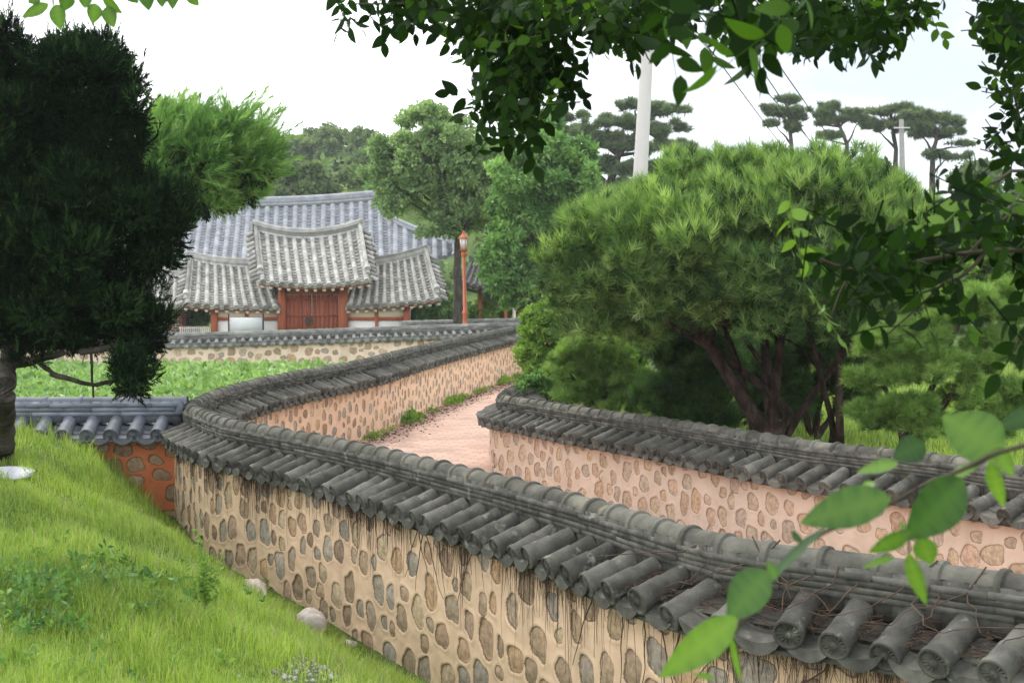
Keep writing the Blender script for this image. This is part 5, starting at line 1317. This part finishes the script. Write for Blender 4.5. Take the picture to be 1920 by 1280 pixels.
N = 700  # real low weeds, their dark tint carrying the shade of the corner
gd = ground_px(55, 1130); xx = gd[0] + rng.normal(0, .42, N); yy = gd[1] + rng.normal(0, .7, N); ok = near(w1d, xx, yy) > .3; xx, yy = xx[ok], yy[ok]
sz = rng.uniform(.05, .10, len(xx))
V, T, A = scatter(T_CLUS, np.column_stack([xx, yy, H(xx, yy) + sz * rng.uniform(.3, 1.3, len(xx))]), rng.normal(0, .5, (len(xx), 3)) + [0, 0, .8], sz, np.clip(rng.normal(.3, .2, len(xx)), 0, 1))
tag(mesh_obj('shade_weeds', V, T, m_leaf_gin, None, {'tint': A}), 'patch of broad leaved weeds at the lower left, coloured dark to stand for shade on the grass', 'weeds', None, 'stuff')

# dry vine roots hanging down the front wall
vm = MB()
sv0 = np.interp(0, [0], [0]); svis = (2.2, s_corner - 0.5)
def wall_pt(s, off, dz):
    c = np.array([np.interp(s, w1s, w1d[:, k]) for k in range(3)]); c2 = np.array([np.interp(s + .05, w1s, w1d[:, k]) for k in range(3)]); t = c2 - c; t[2] = 0; t /= np.linalg.norm(t)
    return c + np.array([-t[1], t[0], 0]) * off + [0, 0, dz]
for k in range(7500):
    s = rng.uniform(*svis)
    if vnoise(np.array([[s]]), 2.2, 41)[0] + .35 * rng.normal() < -0.1: continue
    Ln = min(0.95, rng.exponential(.13) + .05); n = 6; p = []
    w = 0
    for j in range(n):
        f = j / (n - 1); w += rng.normal(0, .012); p.append(wall_pt(s + w, 0.222 + .004 * rng.random() + (.03 if j == 0 else 0), -0.36 - Ln * f))
    vm.tube(p, np.linspace(.0026, .0009, n) * rng.uniform(.6, 1.3), 3, rng.random(), cap=False)
for k in range(16):     # stouter stems that fork across the plaster
    s = rng.uniform(3.0, 9.5); z = -0.38; p = []; ds = rng.choice([-1, 1]) * rng.uniform(.01, .05)
    for j in range(9): p.append(wall_pt(s, .226, z)); s += ds + rng.normal(0, .02); z -= rng.uniform(.04, .1)
    vm.tube(p, np.linspace(.0055, .002, 9), 5, rng.random(), cap=False)
tag(vm.build('dry_vine', m_vine), 'dry brown vine roots hanging from the eave of the front wall', 'vine', None, 'stuff')
# vine runners and twigs lying over the tiles of the nearest part
tm = MB()
for k in range(26):
    s = rng.uniform(1.6, 5.2); p = []; o = rng.uniform(.02, .12); ds = rng.normal(0, .06)
    for j in range(8):
        oo = min(o, .40); dz = (0.006 if oo < .04 else (-.075 - .0 if oo < .10 else -.115 - (oo - .08) * .42)); p.append(wall_pt(s, oo, dz + .012 + rng.normal(0, .006))); s += ds + rng.normal(0, .035); o += rng.uniform(.0, .085)
    tm.tube(p, np.linspace(.0045, .002, 8), 5, rng.random(), cap=False)
for k in range(900):
    s = rng.uniform(1.2, 5.6); i = round(s / .275) * .275 + rng.normal(0, .035); o = rng.uniform(.12, .33)
    c = wall_pt(i, o, -.238 - (o - .07) * .41 + .012); d = rng.normal(0, 1, 3) * [1, 1, .15]; d /= np.linalg.norm(d); Ln = rng.uniform(.01, .05)
    tm.tube([c - d * Ln, c + d * Ln], [.0022, .0015], 3, rng.random(), cap=False)
tag(tm.build('dry_twigs', m_vine), 'dry twigs and runners caught between the tiles at the near end of the front wall', 'twigs', None, 'stuff')

# ------------------------------------------------------------------ overhanging branches
def hang(parent, blobs, Y, size, mat, tint, wide=0.55, dj=0.3, down=0.7, name='foliage', dens=1.0):
    pos, dr, sz, tn = [], [], [], []
    for cx, cy, rx, ry, n in blobs:
        for _ in range(max(1, int(n * dens))):
            a = rng.uniform(0, 6.283); r = math.sqrt(rng.random()); d = rng.normal(0, wide, 3); d[2] -= down; d /= np.linalg.norm(d); s = rng.uniform(*size)
            p = P(cx + rx * r * math.cos(a), cy + ry * r * math.sin(a), Y + rng.normal(0, dj)); pos.append(p - d * s * .55); dr.append(d); sz.append(s); tn.append(rng.normal(tint, .24))
    V, T, A = scatter(T_SPRIG, np.array(pos), np.array(dr), np.array(sz), np.clip(tn, 0, 1))
    return mesh_obj(name, V, T, mat, parent, {'tint': A})
over = thing('overhanging_tree', 'dark leafy boughs of a broadleaf tree hanging into the top of the picture', 'tree', tuple(P(1300, -120, 4.6)))
hang(over, [(655, 18, 18, 18, 3), (690, 0, 30, 10, 3), (735, 12, 45, 14, 9), (728, 42, 12, 10, 1), (800, 15, 45, 18, 12), (880, 18, 60, 28, 22), (960, 22, 80, 30, 34), (1050, 15, 80, 32, 36), (1140, 15, 80, 32, 36), (1225, 22, 55, 32, 24), (1290, 0, 40, 22, 10),
            (905, 80, 40, 38, 14), (960, 105, 55, 48, 30), (1000, 155, 45, 45, 24), (935, 150, 40, 38, 15), (1060, 140, 26, 34, 9), (895, 190, 14, 24, 3), (930, 215, 28, 28, 10), (985, 222, 28, 32, 10), (905, 262, 14, 14, 2), (972, 268, 18, 14, 3), (1015, 85, 60, 38, 18), (868, 58, 12, 14, 2), (1112, 100, 14, 12, 2), (1188, 88, 20, 14, 3), (1150, 58, 50, 26, 14),
            (1395, 25, 50, 30, 18), (1500, 30, 60, 28, 22), (1580, 30, 70, 34, 26), (1650, 45, 50, 36, 20), (1625, 78, 45, 20, 9), (1715, 18, 50, 18, 10), (1750, 42, 12, 12, 1), (1510, 72, 30, 20, 5), (1492, 98, 8, 10, 1), (1560, 70, 30, 20, 4),
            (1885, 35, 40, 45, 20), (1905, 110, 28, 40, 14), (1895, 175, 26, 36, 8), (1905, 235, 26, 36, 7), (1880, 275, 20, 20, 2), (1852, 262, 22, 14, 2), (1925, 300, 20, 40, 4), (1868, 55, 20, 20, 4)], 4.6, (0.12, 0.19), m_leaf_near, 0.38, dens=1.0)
hang(over, [(1365, 50, 26, 22, 3), (1420, 70, 30, 26, 4), (1290, 55, 18, 14, 1), (1450, 45, 30, 24, 3), (1240, 60, 26, 20, 2)], 2.9, (0.17, 0.24), m_leaf_near, 0.4, name='near_foliage')
br = MB()
for pts, r in [([(1500, -90), (1300, -15), (1120, 5), (960, 40), (960, 120), (950, 200)], .012), ([(1300, -15), (1000, -20), (780, 5), (660, 8)], .008), ([(1100, 0), (1020, 80), (1000, 160), (985, 230)], .007), ([(1500, -90), (1560, 10), (1640, 40), (1700, 20)], .009), ([(1980, -60), (1905, 60), (1900, 160), (1915, 260), (1860, 262)], .008), ([(1350, -30), (1400, 20), (1490, 60)], .007)]:
    q = np.array([P(*a, 4.6) for a in pts]); q, _ = crom(q[:, [0, 2, 1]], .05); br.tube(q[:, [0, 2, 1]], np.linspace(r, r * .35, len(q)), 6, rng.random())
br.build('branch', m_twig, over, smooth=60)

bough = thing('leafy_bough', 'dark shaded leafy bough reaching in from the right in front of the pines', 'branch', tuple(P(1990, 470, 3.2)))
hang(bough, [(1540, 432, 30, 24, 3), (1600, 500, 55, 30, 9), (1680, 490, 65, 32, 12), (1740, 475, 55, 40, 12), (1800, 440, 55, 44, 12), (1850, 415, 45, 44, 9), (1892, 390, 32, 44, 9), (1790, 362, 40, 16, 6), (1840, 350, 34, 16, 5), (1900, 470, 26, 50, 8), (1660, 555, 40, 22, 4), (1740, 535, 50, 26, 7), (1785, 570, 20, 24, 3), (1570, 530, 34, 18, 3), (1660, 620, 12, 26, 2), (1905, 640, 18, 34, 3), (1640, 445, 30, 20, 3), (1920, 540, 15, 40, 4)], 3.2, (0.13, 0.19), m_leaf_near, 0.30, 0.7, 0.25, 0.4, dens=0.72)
hang(bough, [(1482, 438, 14, 10, 1), (1555, 608, 6, 10, 1), (1755, 425, 10, 18, 1)], 3.1, (0.14, 0.18), m_leaf_big, 0.95, 0.7, 0.1, 0.5, name='sunlit_leaves')  # brighter leaf colour holds the sunlight on these few leaves
br = MB()
for pts, r in [([(1990, 470), (1850, 470), (1720, 490), (1600, 505), (1500, 470)], .008), ([(1990, 330), (1900, 320), (1860, 345), (1780, 360)], .006), ([(1990, 400), (1900, 400), (1830, 460), (1760, 540), (1660, 630)], .005), ([(1850, 470), (1800, 520), (1700, 560)], .005), ([(1600, 500), (1570, 560), (1555, 610)], .0035), ([(1990, 560), (1930, 600), (1900, 660)], .005)]:
    q = np.array([P(*a, 3.2) for a in pts]); q, _ = crom(q[:, [0, 2, 1]], .04); br.tube(q[:, [0, 2, 1]], np.linspace(r, r * .4, len(q)), 6, rng.random())
br.build('branch', m_twig, bough, smooth=60)

def px_leaf(mb, base, tip, wpx, Y, tint, roll=0.0, dY=0.0, fold=0.16, droop=0.12):
    b, t = P(*base, Y), P(*tip, Y + dY); ax = t - b; Ln = np.linalg.norm(ax); ax /= Ln
    v = (b + t) / 2 - np.array([0, 0, EYE]); v /= np.linalg.norm(v); x = np.cross(ax, v); x /= np.linalg.norm(x); y = np.cross(ax, x)
    x, y = x * math.cos(roll) + y * math.sin(roll), y * math.cos(roll) - x * math.sin(roll)
    lv, lt = leaf_shape(16, wpx * Y / FPX / Ln * 1.05, fold, droop); lv = lv.copy(); f = lv[:, 2]
    lv[:, 1] += 0.006 * np.sin(f * 34) * (np.abs(lv[:, 0]) > 1e-6)
    vein = np.where(np.abs(lv[:, 0]) < 1e-6, .22, .09 * np.sin(f * 34))
    return mb.add((lv * Ln) @ np.stack([x, y, ax]) + b, lt, np.clip(tint + vein + rng.normal(0, .02, len(lv)), 0, 1))
spr = thing('leafy_branch', 'near branch with big blurred green leaves in the lower right corner', 'branch', tuple(P(1990, 815, 1.6)))
lm = MB()
for base, tip, w, tn, ro, dY, Y in [((1670, 933), (1497, 974), 78, .50, .35, .02, 1.58), ((1805, 897), (1704, 1014), 92, .22, -.4, -.02, 1.6), ((1546, 991), (1411, 1100), 34, .12, 1.0, .03, 1.56), ((1441, 1070), (1359, 1160), 80, .38, .4, .0, 1.55), ((1381, 1156), (1240, 1272), 66, .80, -.2, -.02, 1.54),
        ((1857, 864), (1878, 954), 34, .72, .5, 0, 1.62), ((1707, 995), (1630, 1040), 36, .55, -.5, .01, 1.58), ((1726, 1006), (1747, 1060), 44, .58, .2, 0, 1.6), ((1704, 1036), (1732, 1138), 34, .75, .5, 0, 1.58), ((1842, 867), (1752, 906), 26, .78, .7, .02, 1.6), ((1685, 869), (1604, 880), 30, .62, .6, .02, 1.66), ((1735, 830), (1675, 858), 52, .10, .1, 0, 1.75),
        ((1880, 850), (1768, 775), 96, .58, .25, .03, 1.62), ((1862, 840), (1905, 892), 36, .68, -.4, 0, 1.62), ((1960, 770), (1868, 800), 40, .12, .2, 0, 1.7), ((1677, 1044), (1616, 1060), 17, .85, .6, 0, 1.58), ((1372, 1190), (1384, 1282), 15, .85, .6, 0, 1.55), ((1340, 1270), (1300, 1262), 14, .8, .5, 0, 1.55), ((1500, 1003), (1488, 1012), 30, .15, .3, 0, 1.62), ((1455, 1085), (1440, 1050), 24, .5, .5, 0, 1.56), ((1700, 1010), (1690, 975), 14, .6, .5, 0, 1.58), ((1640, 905), (1612, 915), 22, .7, .8, 0, 1.66)]:
    px_leaf(lm, base, tip, w, Y, tn, ro, dY)
lm.build('leaves', m_leaf_big, spr, smooth=180)
tw = MB()
for pts, r in [([(1990, 815), (1910, 838), (1860, 852), (1805, 880), (1740, 905), (1685, 935), (1610, 975), (1546, 998), (1490, 1040), (1445, 1085), (1400, 1140), (1378, 1190)], .0030), ([(1720, 915), (1712, 960), (1705, 1000), (1705, 1040)], .002), ([(1805, 880), (1845, 866), (1858, 855)], .002), ([(1378, 1160), (1372, 1195)], .0015), ([(1720, 915), (1690, 880), (1685, 868)], .002)]:
    q = np.array([P(*a, 1.6) for a in pts]); q, _ = crom(q[:, [0, 2, 1]], .012); tw.tube(q[:, [0, 2, 1]], np.linspace(r, r * .5, len(q)), 6, .5)
tw.build('twig', m_twig, spr, smooth=60)
bough2 = thing('leafy_twig', 'short row of green leaves hanging in the top left corner', 'branch', tuple(P(180, -40, 2.8)))
lm = MB()
for base, tip, w, tn, ro in [((92, 8), (38, 33), 22, .55, .2), ((106, 8), (112, 56), 31, .5, .3), ((178, 6), (175, 45), 29, .55, -.3), ((200, 12), (213, 52), 28, .5, .2), ((192, -8), (227, 28), 22, .5, .6), ((128, -14), (120, 22), 30, .35, -.2), ((162, -18), (158, 16), 28, .4, .3), ((232, -22), (258, 7), 24, .3, .4), ((272, -28), (278, 20), 32, .3, .2), ((300, -24), (305, 14), 26, .35, -.3), ((325, -28), (322, 18), 26, .35, .3), ((350, -16), (372, 12), 22, .5, .3), ((75, -12), (52, 6), 26, .4, .3), ((15, -20), (10, -2), 22, .5, .1), ((655, -20), (640, 2), 20, .5, .1)]:
    px_leaf(lm, base, tip, w, 2.8, tn, ro)
lm.build('leaves', m_leaf_big, bough2, smooth=180)
tw = MB(); q = np.array([P(*a, 2.8) for a in [(-20, -40), (98, -20), (180, -16), (260, -30), (360, -34)]]); tw.tube(q, np.linspace(.004, .002, 5), 6, .5); tw.tube([P(98, -20, 2.8), P(100, 10, 2.8)], [.003, .002], 5, .5); tw.build('twig', m_twig, bough2)

# ------------------------------------------------------------------ the air
hz = MB().box((0, 45, 32.0), (780, 900, 70))
hm = bpy.data.materials.new('air'); hm.use_nodes = True; hn = hm.node_tree; hn.nodes.clear()
ho = hn.nodes.new('ShaderNodeOutputMaterial'); hv = hn.nodes.new('ShaderNodeVolumePrincipled')
hv.inputs['Density'].default_value = 0.00045; hv.inputs['Color'].default_value = (0.93, 0.96, 1.0, 1); hv.inputs['Anisotropy'].default_value = 0.3
hn.links.new(hv.outputs[0], ho.inputs['Volume'])
tag(hz.build('haze', hm), kind='stuff')
